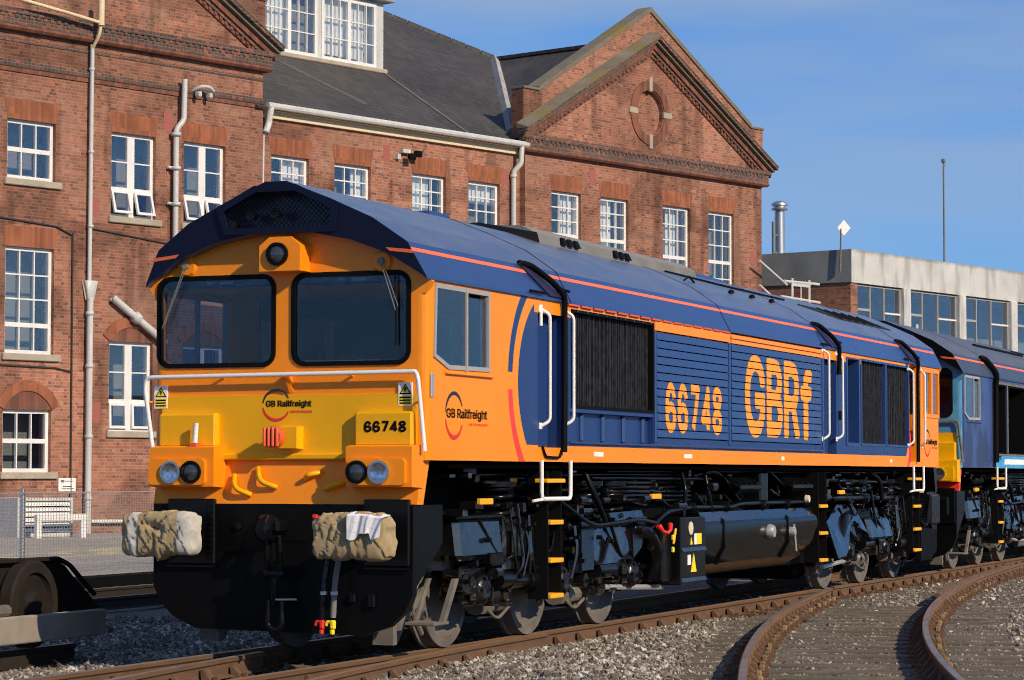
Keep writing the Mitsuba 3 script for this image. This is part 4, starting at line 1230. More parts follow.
def underside(P, TW, full, rear=True):
    """bogies, tank, pipes: everything below the sill"""
    r = np.random.default_rng(21)

    def pt(name, mesh, m, smooth=False, parent=P, label=None, kind=None):
        return part(parent, name, mesh, m, smooth, TW, label, kind)
    # main frame, with filler boxes added to stop sunlight under the floor
    ux = 19.6
    pt('underframe_fill', cat(bx(0.35, ux, -0.62, 0.62, 1.15, 1.685), bx(6.4, 14.1, -0.9, 0.9, 0.40, 1.2), bx(0.6, 19.3, -0.55, 0.55, 0.6, 1.2)), 'm_matt')
    pt('sole_bar', bx(0.55, ux, -1.27, 1.27, 1.62, 1.684), 'm_sill')
    bog = [(0, 1)] + ([(1, -1)] if rear else [])
    for b, sg in bog:
        fx = (lambda x: x) if sg > 0 else (lambda x: 20.53 - x)
        bk = num(P + '__bogie')
        fl = (lambda m: m) if sg > 0 else (lambda m: _map_x(m))

        def _map_x(m):
            v = np.asarray(m.vertices) * [-1, 1, 1] + [20.53, 0, 0]
            return trimesh.Trimesh(v, np.asarray(m.faces)[:, ::-1], process=False)
        # side frame, the root mesh of the bogie
        frame = cat(ex_y([(0.7, 0.72), (6.5, 0.72), (6.5, 0.86), (5.9, 1.06), (1.2, 1.06), (0.7, 0.9)], -1.02, -0.90), ex_y([(0.7, 0.72), (6.5, 0.72), (6.5, 0.86), (5.9, 1.06), (1.2, 1.06), (0.7, 0.9)], 0.90, 1.02),
                    bx(2.45, 2.85, -0.9, 0.9, 0.5, 0.95), bx(4.5, 4.9, -0.9, 0.9, 0.5, 0.95), bx(0.8, 1.05, -0.9, 0.9, 0.6, 0.9), bx(6.2, 6.4, -0.9, 0.9, 0.5, 0.9))
        put(bk, fl(frame), 'm_grime', tw=TW)
        sub = lambda name, mesh, m, smooth=False, label=None: part(bk, name, fl(mesh), m, smooth, TW, label)
        for i in range(3):
            a = AX[i] if sg > 0 else 20.53 - AX[5 - i]
            for sd in (-1, 1):
                w = WHEEL.copy()
                if sd > 0:
                    w = trimesh.Trimesh(np.asarray(w.vertices) * [1, -1, 1], np.asarray(w.faces)[:, ::-1], process=False)
                w.apply_translation((a, sd * 0.80, 0.533))
                sub('wheel', w, 'm_wheel', 35)
            sub('axle', cyl((a, -0.7, 0.533), (a, 0.7, 0.533), 0.10, 12), 'm_grime', 40)
            # axle box with cover and bolts
            sub('axle_box', cat(cb(a - 0.30, a + 0.30, -1.10, -0.86, 0.42, 0.76, 0.04), cb(a - 0.18, a + 0.18, -1.17, -1.08, 0.40, 0.66, 0.05),
                                lathe([(0, -1.22), (0.10, -1.22), (0.13, -1.20), (0.15, -1.16), (0.15, -1.08), (0, -1.08)], 'y', (a, 0, 0.535), 20),
                                *[lathe([(0, -1.235), (0.018, -1.235), (0.018, -1.2), (0, -1.2)], 'y', (a + 0.11 * math.cos(t), 0, 0.535 + 0.11 * math.sin(t)), 6) for t in np.arange(0, 6.28, 1.05)]), 'm_grime', 30)
            sub('motor_filler', cat(cb(a + 0.12, a + 1.0, -0.62, 0.62, 0.16, 0.86, 0.08), cyl((a, -0.60, 0.52), (a, 0.6, 0.52), 0.30, 16)), 'm_matt', 40)  # unseen motor blocks, added to black out lit gaps behind the wheels
            sub('brake_block', cat(cb(a + 0.52, a + 0.62, -0.86, -0.70, 0.32, 0.68, 0.02), bx(a + 0.56, a + 0.62, -0.80, -0.74, 0.6, 1.0)), 'm_grime')
        # sloping glossy plates and boxes
        tiltbox = lambda pts, y0, y1, t: _tilt(ex_y(pts, y0, y1), t)

        def _tilt(m, t):
            v = np.asarray(m.vertices).copy()
            v[:, 1] += (v[:, 2] - 0.8) * t
            return trimesh.Trimesh(v, m.faces, process=False)
        sub('equipment_box', _tilt(cb(0.96, 2.00, -1.22, -0.95, 0.80, 1.19, 0.05), 0.12), 'm_bogie')
        sub('equipment_box', cat(cb(0.93, 2.04, -1.19, -0.95, 1.17, 1.205, 0.01), cb(1.62, 1.92, -1.25, -1.1, 0.74, 0.86, 0.02)), 'm_black')
        if sg < 0:
            sub('side_plate', tiltbox([(7.02, .94), (7.03, .46), (6.57, .49), (6.34, .57), (6.03, .77), (5.73, .93), (5.48, .93), (5.36, .83), (4.99, .75), (5.35, 1.17), (6.2, 1.16)], -1.25, -1.22, 0.34), 'm_bogie')
            sub('side_plate', _tilt(cb(3.66, 4.95, -1.27, -1.0, 0.66, 0.97, 0.03), 0.30), 'm_bogie')
        else:
          sub('side_plate', tiltbox([(4.01, .92), (4.32, .66), (5.24, .67), (5.44, .76), (6.24, 1.07), (6.14, 1.19), (5.06, 1.17)], -1.20, -1.10, 0.20), 'm_bogie')
        sub('side_plate', tiltbox([(3.95, .62), (4.30, .62), (4.50, 1.10), (4.15, 1.10)], -1.225, -1.195, 0.16), 'm_black')
        sub('side_plate', tiltbox([(5.55, .70), (5.85, .80), (6.20, 1.12), (5.70, 1.12)], -1.225, -1.195, 0.18), 'm_black')
        sub('curved_arm', tube([(5.75, -1.15, 1.0), (6.15, -1.2, 0.95), (6.42, -1.2, 0.72), (6.42, -1.15, 0.45)], 0.085, 10, 0.18), 'm_black', True)
        sub('spring_beam', cat(cb(2.2, 3.25, -1.14, -1.02, 0.66, 1.18, 0.03), cb(2.3, 2.8, -1.2, -1.13, 0.78, 1.1, 0.03)), 'm_bogie')
        # dampers
        for (x0, x1, z, rr) in ((2.20, 2.62, 0.58, 0.07), (2.62, 2.95, 0.57, 0.095), (4.55, 5.05, 0.60, 0.085), (1.95, 2.3, 0.60, 0.075)):
            sub('damper', cyl((x0, -1.16, z), (x1, -1.16, z), rr, 14), 'm_black', 40)
        sub('damper_ring', cyl((2.86, -1.16, 0.57), (2.885, -1.16, 0.57), 0.099, 16), 'm_red' if (sg > 0 and full) else 'm_black', 40)
        # dusty motor casings low between the wheels
        for (x0, x1) in ((2.00, 2.75), (4.05, 4.85)):
            sub('motor_case', cat(cyl((x0, -0.92, 0.38), (x0 + 0.35, -0.92, 0.38), 0.11, 12), cyl((x0 + 0.30, -0.92, 0.37), (x1, -0.9, 0.37), 0.085, 12), tube([(x0 + .1, -1.0, 0.33), (x0 + .3, -1.02, 0.22), (x1 - .1, -1.0, 0.33)], 0.016, 6, 0.1)), 'm_dusty', 30)
        sub('sand_pipe', tube([(0.92, -0.95, 0.85), (0.62, -0.86, 0.45), (1.05, -0.80, 0.16)], 0.028, 8, 0.1), 'm_dusty')
        sub('lower_rod', tube([(4.9, -1.1, 0.42), (6.9, -1.1, 0.34)], 0.03, 8), 'm_alu')
        # secondary spring stacks
        for sx in (2.35, 3.05, 4.75, 5.45):
            sub('spring', coil((sx, -0.98), 0.15, 0.028, 1.08, 1.46, 5), 'm_black', True)
            sub('spring_seat', cat(cyl((sx, -0.98, 1.04), (sx, -0.98, 1.09), 0.2, 18), cyl((sx, -0.98, 1.45), (sx, -0.98, 1.5), 0.2, 18)), 'm_black', 40)
        # clutter: hoses and bolts
        cl = []
        for q in range(6):
            x0 = r.uniform(0.9, 6.0)
            x1 = x0 + r.uniform(0.3, 1.0)
            z0, z1 = r.uniform(0.75, 1.35), r.uniform(0.75, 1.4)
            y = r.uniform(-1.27, -1.14)
            cl.append(tube([(x0, y, z0), ((x0 + x1) / 2, y - 0.03, min(z0, z1) - r.uniform(0.02, 0.14)), (x1, y, z1)], r.uniform(0.012, 0.028), 6, 0.3))
        for q in range(26):
            x, z = r.uniform(0.85, 6.2), r.uniform(0.5, 1.18)
            cl.append(lathe([(0, -1.26), (0.02, -1.26), (0.024, -1.2), (0, -1.2)], 'y', (x, 0, z), 6))
        sub('hose', cat(cl[:6]), 'm_black', 30)
        labels[sub('bolts', cat(cl[6:]), 'm_black', 30, 'black bolt heads on the bogie')]['kind'] = 'stuff'
        # packed small fittings: brackets, cylinders, springs, all in gloss black
        gr = []
        for q in range(70):
            x, z = r.uniform(0.8, 6.4), r.uniform(0.34, 1.22)
            w, h, dd = r.uniform(0.04, 0.22), r.uniform(0.03, 0.14), r.uniform(0.03, 0.09)
            y = -1.06 - r.uniform(0.0, 0.12)
            if (0.9 < x < 2.05 and 0.78 < z < 1.2) or (4.05 < x < 6.4 and 0.66 < z < 1.2):
                continue
            if any(abs(x - ax_) < 0.36 and z < 0.36 for ax_ in (1.571, 3.619, 5.686)):
                continue
            if q % 3 == 0:
                gr.append(cyl((x, y, z), (x + w, y, z), h * 0.45, 10))
            elif q % 3 == 1:
                gr.append(cyl((x, y - dd, z), (x, y + 0.1, z), h * 0.6, 12))
            else:
                gr.append(cb(x, x + w, y - dd, y + 0.08, z, z + h, 0.012))
        for q in range(8):
            x = r.uniform(2.1, 4.0)
            gr.append(tube([(x, -1.2, r.uniform(1.0, 1.3)), (x + r.uniform(-.1, .1), -1.24, r.uniform(0.7, 0.9)), (x + r.uniform(-.3, .3), -1.2, r.uniform(0.45, 0.7))], r.uniform(0.008, 0.018), 6, 0.1))
        labels[sub('fittings', cat(gr), 'm_bogie', 30, 'packed gloss black brake fittings')]['kind'] = 'stuff'
        cs_ = []
        for sx in (2.9, 3.35):
            cs_.append(coil((sx, -1.1), 0.075, 0.016, 0.70, 1.12, 7))
        for c_ in cs_:
            sub('spring', c_, 'm_black', True)
        for (x, z) in ((1.52, 1.32), (6.33, 1.33)):
            sub('marker_tag', _tilt(cb(x - 0.15, x + 0.15, -1.24, -1.20, z - 0.025, z + 0.03, 0.005), 0), 'm_tread')
    # fuel tank
    prof = [(-0.55, 1.14), (-1.235, 1.14), (-1.30, 1.03), (-1.315, 0.98), (-1.31, 0.74), (-1.20, 0.55), (-0.98, 0.42), (-0.5, 0.36), (0.5, 0.36), (0.98, 0.42), (1.20, 0.55), (1.31, 0.74), (1.315, 0.98), (1.30, 1.03), (1.235, 1.14)]
    tank = ex_x(prof, 7.78, 12.62)
    tank = cut(tank, [ex_y([(12.05, 0.30), (12.70, 0.30), (12.70, 0.95), (12.50, 0.85)], -2, 2)])
    pt('fuel_tank', tank, 'm_tank', 20)
    pt('tank_top_edge', hull([(x, y, z) for x in (7.80, 12.5) for y, z in ((-1.302, 1.035), (-1.237, 1.143), (-1.22, 1.14), (-1.28, 1.03))]), 'm_gloss')
    pt('tank_strap', cat(*[tube([(x, -1.08, 1.16), (x, -1.31, 1.04), (x, -1.325, 0.75), (x, -1.21, 0.54)], 0.02, 6) for x in (8.5, 11.2)]), 'm_black')
    pt('filler_cap', cat(lathe([(0, -1.39), (0.07, -1.39), (0.09, -1.35), (0.09, -1.30), (0, -1.30)], 'y', (10.35, 0, 0.88), 18), lathe([(0, -1.40), (0.05, -1.40), (0.06, -1.36), (0.06, -1.30), (0, -1.30)], 'y', (11.25, 0, 0.86), 18), cyl((11.25, -1.38, 0.95), (11.35, -1.38, 0.62), 0.016, 6)), 'm_alu', 35)
    # cabinet with stickers
    cab = pt('equipment_cabinet', cb(6.77, 7.66, -1.36, -0.8, 0.37, 1.10, 0.012), 'm_black')
    for z in (0.75, 0.42):
        part(cab, 'edge_strip', hull([(6.78, -1.385, z - 0.02), (7.65, -1.385, z - 0.02), (6.78, -1.358, z - 0.02), (7.65, -1.358, z - 0.02), (6.78, -1.36, z + 0.02), (7.65, -1.36, z + 0.02), (6.78, -1.356, z + 0.021), (7.65, -1.356, z + 0.021)]), 'm_gloss', tw=TW)
    part(cab, 'sticker', ex_y(sbox(7.24, 0.80, 7.31, 0.92), -1.3665, -1.358), 'm_label', tw=TW)
    part(cab, 'sticker', ex_y(sbox(7.31, 0.80, 7.50, 0.92), -1.3665, -1.358), 'm_sticker', tw=TW)
    part(cab, 'sticker', ex_y(affinity.scale(Point(7.12, 0.98).buffer(0.06), 1.3, 1.2), -1.3665, -1.358), 'm_beige', tw=TW)
    part(cab, 'sticker', ex_y([(7.12, 0.50), (7.31, 0.50), (7.215, 0.70)], -1.3665, -1.358), 'm_sticker', tw=TW)
    part(cab, 'sticker', ex_y(sbox(7.0, 0.58, 7.11, 0.69), -1.3665, -1.358), 'm_label', tw=TW)
    part(cab, 'sticker', ex_y([(7.10, 0.80), (7.17, 0.80), (7.135, 0.88)], -1.3665, -1.358), 'm_sticker', tw=TW)
    # second box beside it, curved hood, red cocks
    pt('equipment_box', cat(cb(6.38, 6.70, -1.28, -0.8, 0.42, 0.95, 0.02), cb(7.70, 7.77, -1.25, -0.8, 0.5, 1.08, 0.01)), 'm_black')
    pt('air_cock', tube([(6.08, -1.34, 1.02), (6.15, -1.36, 0.965), (6.28, -1.37, 0.945), (6.40, -1.36, 0.97), (6.46, -1.34, 1.03)], [0.034, 0.022, 0.018, 0.022, 0.034], 8), 'm_red', True)
    pt('air_cock', cat(cb(6.52, 6.57, -1.36, -1.33, 0.86, 0.92, 0.008), cb(6.52, 6.56, -1.36, -1.33, 0.73, 0.79, 0.008)), 'm_sticker')
    pt('lever', cyl((6.60, -1.33, 0.82), (6.68, -1.33, 0.98), 0.016, 6), 'm_tread')
    # battery / vent boxes
    for x0 in (9.25, 11.55):
        v = pt('vent_box', hull([(x0, -0.9, 1.60), (x0 + 0.95, -0.9, 1.60), (x0 + 0.05, -1.28, 1.44), (x0 + 1.0, -1.28, 1.44), (x0 + 0.05, -1.28, 1.40), (x0 + 1.0, -1.28, 1.40), (x0 + 0.3, -1.0, 1.22), (x0 + 0.75, -1.0, 1.22)]), 'm_black')
        for q in range(4):
            a = x0 + 0.10 + q * 0.22
            part(v, 'rib', tube([(a, -0.92, 1.615), (a + 0.05, -1.26, 1.465)], 0.018, 6), 'm_black', tw=TW)
        pt('hanger', cb(x0 + 1.15, x0 + 1.5, -1.2, -0.7, 1.18, 1.60, 0.02), 'm_black')
    pt('dust_cap', lathe([(0, -1.33), (0.045, -1.33), (0.05, -1.28), (0, -1.28)], 'y', (12.18, 0, 1.26), 16), 'm_beige')
    # long pipes
    pt('air_pipe', cat(tube([(6.1, -1.22, 0.98), (6.7, -1.22, 1.16), (7.4, -1.22, 1.20), (9.2, -1.2, 1.19), (9.5, -1.2, 1.22), (12.7, -1.2, 1.22)], 0.028, 10, 0.15), *[bx(x, x + 0.05, -1.26, -1.0, 1.15, 1.26) for x in (7.6, 8.9, 10.4, 11.5, 12.4)], tube([(0.9, -1.02, 1.56), (7.8, -1.02, 1.57)], 0.028, 8), tube([(4.6, -1.12, 1.53), (8.6, -1.12, 1.52)], 0.02, 8), tube([(5.2, -1.06, 1.60), (19, -1.06, 1.60)], 0.018, 8),
                       tube([(13.4, -1.1, 1.5), (18.3, -1.1, 1.45)], 0.028, 8), tube([(14.0, -1.15, 1.25), (18.6, -1.15, 1.23)], 0.04, 8)), 'm_black', True)
    pt('hose', cat(tube([(7.4, -1.16, 1.6), (7.45, -1.2, 1.40), (7.2, -1.25, 1.1)], 0.024, 8, 0.15), tube([(8.3, -1.14, 1.62), (8.25, -1.22, 1.35), (8.35, -1.22, 1.1)], 0.026, 8, 0.15), tube([(4.3, -1.14, 1.62), (4.35, -1.25, 1.35), (4.75, -1.22, 1.08)], 0.030, 8, 0.2), tube([(3.5, -1.2, 1.3), (4.2, -1.28, 1.05), (5.6, -1.28, 1.10), (6.3, -1.25, 1.05)], 0.022, 8, 0.25),
                   tube([(8.0, -1.1, 1.55), (8.6, -1.15, 1.62), (9.1, -1.1, 1.55)], 0.03, 8, 0.2), tube([(16.0, -1.15, 1.62), (16.35, -1.24, 1.5), (16.45, -1.24, 1.2)], 0.032, 8, 0.2)), 'm_black', True)
    coilm = [coil((5.35 + 1.1 * q / 5, -1.08), 0.10, 0.02, 1.27, 1.5, 4) for q in range(0)]
    wind = [tube([(5.3, -1.05, 1.30 + 0.045 * q), (5.45, -1.18, 1.30 + 0.045 * q), (6.3, -1.18, 1.30 + 0.045 * q), (6.45, -1.05, 1.30 + 0.045 * q)], 0.019, 6, 0.1) for q in range(5)]
    pt('cooling_coil', cat(wind), 'm_black', True)
    wind = [tube([(7.0, -1.0, 1.28 + 0.05 * q), (8.2, -1.0, 1.28 + 0.05 * q)], 0.02, 6) for q in range(6)]
    pt('cooling_coil', cat(wind), 'm_black', True)
    bc = []
    for q in range(46):
        x, z = r.uniform(0.8, 19.0), r.uniform(1.22, 1.58)
        w, h = r.uniform(0.05, 0.3), r.uniform(0.04, 0.16)
        if 9 < x < 13 and z < 1.5:
            continue
        y = r.uniform(-1.02, -0.75)
        bc.append(cb(x, x + w, y - 0.12, -0.6, z, z + h, 0.012))
    pt('valve_gear', cat(bc), 'm_black', label='black valves and brackets hung under the floor', kind='stuff')
    ex = []
    for q in range(70):
        x, z = r.uniform(0.8, 19.0), r.uniform(1.18, 1.58)
        if 9 < x < 13 and z < 1.5:
            continue
        y = r.uniform(-1.24, -1.02)
        if q % 2:
            ex.append(cyl((x, y, z), (x + r.uniform(0.06, 0.3), y, z), r.uniform(0.015, 0.05), 10))
        else:
            w, h = r.uniform(0.05, 0.2), r.uniform(0.03, 0.10)
            ex.append(cb(x, x + w, y - 0.05, y + 0.12, z, z + h, 0.01))
    for q in range(16):
        x = r.uniform(1.0, 18.0)
        l = r.uniform(0.3, 1.1)
        z0, z1 = r.uniform(1.25, 1.62), r.uniform(1.2, 1.6)
        ex.append(tube([(x, -1.12, z0), (x + l * 0.5, -1.2, min(z0, z1) - r.uniform(0.03, 0.12)), (x + l, -1.12, z1)], r.uniform(0.010, 0.022), 6, 0.2))
    pt('fittings', cat(ex), 'm_bogie', 30, label='packed gloss black pipes and valves under the sill', kind='stuff')
    # step ladders with yellow treads
    for (x0, x1, zs, y) in ((2.86, 3.18, (1.115, 0.755, 0.42), -1.34), (12.72, 13.06, (1.16, 0.81, 0.46), -1.33), (18.10, 18.52, (1.10, 0.76, 0.45), -1.33)):
        if not rear and x0 > 5:
            continue
        st = pt('step_ladder', cat(bx(x0 - 0.03, x0 - 0.005, y + 0.02, y + 0.22, zs[-1] - 0.03, 1.60), bx(x1 + 0.005, x1 + 0.03, y + 0.02, y + 0.22, zs[-1] - 0.03, 1.60), bx(x0, x1, y + 0.20, y + 0.22, zs[-1], 1.55)), 'm_matt')
        for z in zs:
            part(st, 'tread', cat(cb(x0 - 0.01, x1 + 0.01, y - 0.01, y + 0.20, z - 0.025, z + 0.018, 0.006)), 'm_tread', tw=TW, label='step with a yellow edge')
    # white hoop ladders below the doors
    for x0 in (2.55, 17.90):
        if not rear and x0 > 5:
            continue
        x1 = x0 + (0.77 if x0 < 5 else 0.66)
        hp = pt('handrail_hoop', tube([(x0, -1.37, 1.70), (x0, -1.37, 1.335), (x1, -1.37, 1.335), (x1, -1.37, 1.70)], 0.021, 8, 0.06), 'm_tubewhite', True)
        part(hp, 'foot', tube([(x0 - 0.22, -1.37, 1.32), (x0 + 0.1, -1.37, 1.335)], 0.015, 6), 'm_tubewhite', tw=TW)
        part(hp, 'tread', cb(x0 + 0.14, x1 - 0.16, -1.38, -1.24, 1.485, 1.525, 0.008), 'm_tread', tw=TW)
    # grey corner steps and guard irons ahead of the first wheel
    for sd in (-1, 1):
        pt('guard_iron', cat(_ysc(ex_y([(0.18, 0.12), (0.40, 0.10), (0.62, 0.30), (1.02, 0.50), (1.10, 0.86), (1.02, 0.86), (0.92, 0.55), (0.5, 0.38), (0.36, 0.30), (0.18, 0.26)], -0.86, -0.82), sd),
                             _ysc(bx(0.16, 0.24, -0.93, -0.74, 0.11, 0.27), sd)), 'm_dusty')
        pt('footstep', _ysc(cat(hull([(0.42, -1.28, 0.30), (0.50, -1.28, 0.30), (0.70, -1.28, 0.66), (0.78, -1.28, 0.66), (0.42, -1.24, 0.30), (0.50, -1.24, 0.30), (0.70, -1.24, 0.66), (0.78, -1.24, 0.66)]),
                            cb(0.24, 0.56, -1.28, -1.0, 0.275, 0.305, 0.006), hull([(0.42, -1.02, 0.30), (0.50, -1.02, 0.30), (0.70, -1.02, 0.66), (0.78, -1.02, 0.66), (0.42, -1.0, 0.30), (0.50, -1.0, 0.30), (0.70, -1.0, 0.66), (0.78, -1.0, 0.66)])), sd), 'm_dusty')


def _ysc(m, sd):
    if sd < 0:
        return m
    return trimesh.Trimesh(np.asarray(m.vertices) * [1, -1, 1], np.asarray(m.faces)[:, ::-1], process=False)


def slats(P, TW, x0, x1, z0, n, pitch, m, letters=None, lm='m_lettering'):
    """louvre slats; letters (a shapely shape in x, z) are cut to the slats and lie on their faces"""
    for i in range(n):
        a, b = z0 + i * pitch, z0 + (i + 1) * pitch - 0.012
        yb, yt = -S_ - 0.011, -S_ - 0.005       # foot stands out, head leans in
        q = [(x0, yb, a), (x1, yb, a), (x0, yt, b), (x1, yt, b), (x0, yb + 0.04, a), (x1, yb + 0.04, a), (x0, yt + 0.03, b), (x1, yt + 0.03, b)]
        sk = part(P, 'louvre_slat', hull(q), m, tw=TW)
        if letters is not None:
            g = letters.buffer(0.0).intersection(sbox(x0, a, x1, b))
            if not g.is_empty and g.area > 1e-4:
                mm = ex_y(g, -0.0025, 0.0)
                t = (np.asarray(mm.vertices)[:, 2] - a) / (b - a)
                mm.vertices[:, 1] += yb + (yt - yb) * t - 0.0015
                part(sk, 'lettering', mm, lm, tw=TW)


def logo(P, TW, cx, cz, R, x_t0, x_t1, z_t0, z_t1, place):
    """ring of a dark and a red arc with the operator's name across it"""
    part(P, 'logo_arc', place(arc_band(cx, cz, R * 0.88, R * 1.04, 26, 172)), 'm_navy', tw=TW, label='dark upper arc of the operator logo')
    part(P, 'logo_arc', place(arc_band(cx, cz, R * 0.86, R * 1.06, 190, 335)), 'm_red', tw=TW, label='red lower arc of the operator logo')
    part(P, 'logo_lettering', place(text_in('GB Railfreight', x_t0, x_t1, z_t0, z_t1, True)), 'm_matt', tw=TW, label='lettering GB Railfreight')
    w = x_t1 - x_t0
    part(P, 'logo_lettering', place(text_in('part of europorte', x_t0 + 0.55 * w, x_t1 + 0.01, z_t0 - 0.045, z_t0 - 0.012, False)), 'm_dred', tw=TW)


def locomotive(key, label, dx, first):
    P = thing(key, label, 'locomotive')
    TW = T().translate([dx, 0, 0]) if dx else None
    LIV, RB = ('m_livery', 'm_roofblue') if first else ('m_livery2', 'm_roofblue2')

    def pt(name, mesh, m, smooth=False, parent=P, label=None, kind=None):
        return part(parent, name, mesh, m, smooth, TW, label, kind)
    # --- body shell
    plan = sbox(0, -S_, 19.9, S_).buffer(-0.09).buffer(0.09, quad_segs=5)
    shell = man(ex_z(plan, 1.685, 3.24))
    arch = Polygon(ARCH + [(1.30, 3.1), (-1.30, 3.1)])
    for x0 in (0.0, 19.84):
        shell = shell + man(ex_x(arch, x0, x0 + 0.06))
    cuts = []
    for x0, x1 in ((0.07, 1.95), (17.95, 19.83)):
        cuts.append(bx(x0, x1, -1.25, 1.25, 2.0, 3.21))
    for xa, xb in ((-0.2, 0.3), (19.7, 20.2)):
        for y0, y1 in ((0.13, 1.27), (-1.15, -0.05)):
            cuts.append(ex_x(rrect(y0, y1, 2.51, 3.29, 0.11), xa, xb))
    SW = [(0.15, 3.17), (1.33, 3.17), (1.33, 2.50), (0.42, 2.49), (0.12, 2.58)]
    RW = [(18.78, 3.15), (19.80, 3.15), (19.80, 2.47), (18.78, 2.47)]
    cuts += [ex_y(SW, -2, -1.1), ex_y(SW, 1.1, 2), ex_y(RW, -2, -1.1), ex_y(RW, 1.1, 2)]
    D = -S_
    recess = [(2.57, 3.20, 1.82, 3.085, .16), (17.86, 18.45, 1.76, 3.20, .16)]
    if first:
        recess += [(3.46, 5.96, 2.21, 3.17, .12), (3.42, 5.96, 1.87, 2.17, .07), (6.04, 8.66, 1.95, 3.235, .06), (8.76, 12.80, 1.95, 3.235, .06), (12.98, 13.58, 1.84, 3.085, .14),
                   (14.16, 14.77, 2.0, 3.14, .45), (14.9, 17.79, 1.97, 3.17, .12)]
    else:
        recess += [(2.75, 3.72, 1.93, 3.13, .9), (3.80, 5.6, 1.93, 3.13, .9), (6.0, 12.8, 1.95, 3.1, .05)]
    for (a, b, c, d, e) in recess:
        cuts.append(bx(a, b, D - 0.2, D + e, c, d))
    for c in cuts:
        shell = shell - man(c)
    pt('body', unman(shell), LIV, label='orange cab side and blue body with orange sill' if first else 'faded navy cab side with open engine bay')
    # --- roof with its overhanging visor
    roof = man(ex_x(ROOF, -0.17, 20.07))
    low = Polygon(ARCH + [(1.6, 3.18), (1.6, 3.0), (-1.6, 3.0), (-1.6, 3.18)])
    roof = roof - man(ex_x(low, -0.6, 0.03)) - man(ex_x(low, 19.87, 20.6))
    trap = [(0.53, 3.84), (0.19, 4.0), (-0.19, 4.0), (-0.53, 3.84), (-0.49, 3.68), (0.49, 3.68)]
    roof = roof - man(ex_x(trap, -0.5, 0.0))
    rm = unman(roof)
    v = np.asarray(rm.vertices).copy()
    fr = v[:, 0] < -0.1
    v[fr, 0] += -0.18 * (v[fr, 2] - 3.65)
    bk_ = v[:, 0] > 20.0
    v[bk_, 0] += 0.18 * (v[bk_, 2] - 3.65)
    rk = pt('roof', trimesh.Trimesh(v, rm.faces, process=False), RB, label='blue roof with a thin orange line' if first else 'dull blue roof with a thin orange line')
    for sd in (-1, 1):
        for (xa, xb) in ((-0.14, 19.95),):
            q = []
            for x in (xa, xb):
                for t in (0.71, 0.83):
                    for o in (-0.004, 0.003):
                        q.append(facet_pt(x, t, o, sd))
            part(rk, 'pinstripe', hull(q), 'm_pin', tw=TW)
    for xs_ in ((3.38, 8.65, 12.85, 17.7) if first else (2.4, 7.9, 13.0)):
        prof = Polygon([(y * 1.004, 3.22 + (z - 3.22) * 1.005) for y, z in ROOF])
        part(rk, 'seam', ex_x(prof.difference(Polygon([(y * 0.99, z - 0.02) for y, z in ROOF[1:-1]])), xs_ - 0.012, xs_ + 0.012), 'm_navy', tw=TW)
    part(rk, 'hatch_edge', tube([(9.4, -0.32, 4.0), (11.6, -0.44, 3.958), (14.2, -0.44, 3.955)], 0.014, 6), 'm_matt', tw=TW)
    part(rk, 'grab_rail', tube([(9.2, -0.62, 3.87), (9.4, -0.62, 3.93), (9.6, -0.62, 3.87)], 0.012, 6), 'm_matt', tw=TW)
    for x in (10.6, 12.4, 11.5):
        part(rk, 'lifting_eye', lathe([(0, 0), (0.045, 0), (0.03, 0.04), (0, 0.05)], 'z', (x, -0.78, 3.80), 10), 'm_matt', tw=TW)
    n2 = np.array([-0.42, 0.907])

    def on_facet2(x, t, o):
        y, z = -0.885 + 0.385 * t, 3.745 + 0.175 * t
        return (x, y + n2[0] * o, z + n2[1] * o)
    part(rk, 'roof_grille', hull([on_facet2(x, t, o) for x, t in ((14.6, 0.97), (16.6, 0.97), (18.4, 0.5), (18.6, 0.04), (15.6, 0.04)) for o in (-0.01, 0.014)]), 'm_mesh', tw=TW)
    part(rk, 'grille_bar', cat(*[tube([on_facet2(x, 0.05, 0.02), on_facet2(x - 0.2, 0.9, 0.02)], 0.012, 6) for x in np.arange(15.7, 18.4, 0.45)]), 'm_matt', tw=TW)
    if first:
        hood = Polygon([(-0.30, 4.0), (-0.28, 4.10), (-0.1, 4.19), (0.6, 4.22), (0.95, 4.15), (1.0, 3.75), (0, 3.75)])
        hm = ex_x(hood, 5.25, 10.7)
        hk = part(rk, 'exhaust_hood', hm, 'm_hoodgrey', tw=TW, label='raised grey exhaust hood along the roof')
        part(rk, 'hood_front', hull([(4.3, 0.2, 4.06), (4.3, 0.8, 4.0), (5.25, -0.31, 4.0), (5.25, -0.28, 4.11), (5.25, 0.6, 4.23), (5.25, 1.0, 4.0), (4.8, 0.2, 4.19), (4.8, 0.6, 4.19), (4.6, 0.6, 3.9), (5.25, 0.3, 3.8)]), 'm_matt', tw=TW)
        for x in (5.9, 7.6):
            for q in range(3):
                part(rk, 'hood_port', hull([(x + 0.2 * q, -0.335, 4.03), (x + 0.15 + 0.2 * q, -0.335, 4.03), (x + 0.02 + 0.2 * q, -0.30, 4.11), (x + 0.13 + 0.2 * q, -0.30, 4.11), (x + 0.2 * q, -0.2, 4.03), (x + 0.15 + 0.2 * q, -0.2, 4.03), (x + 0.13 + 0.2 * q, -0.2, 4.11)]), 'm_matt', tw=TW)
        part(rk, 'aerial_pod', hull([(3.55, 0.2, 4.03), (4.4, 0.2, 4.03), (3.55, 0.7, 3.85), (4.4, 0.7, 3.85), (3.75, 0.3, 4.22), (4.2, 0.3, 4.22), (3.75, 0.5, 4.22), (4.2, 0.5, 4.22)]), 'm_blue', tw=TW)
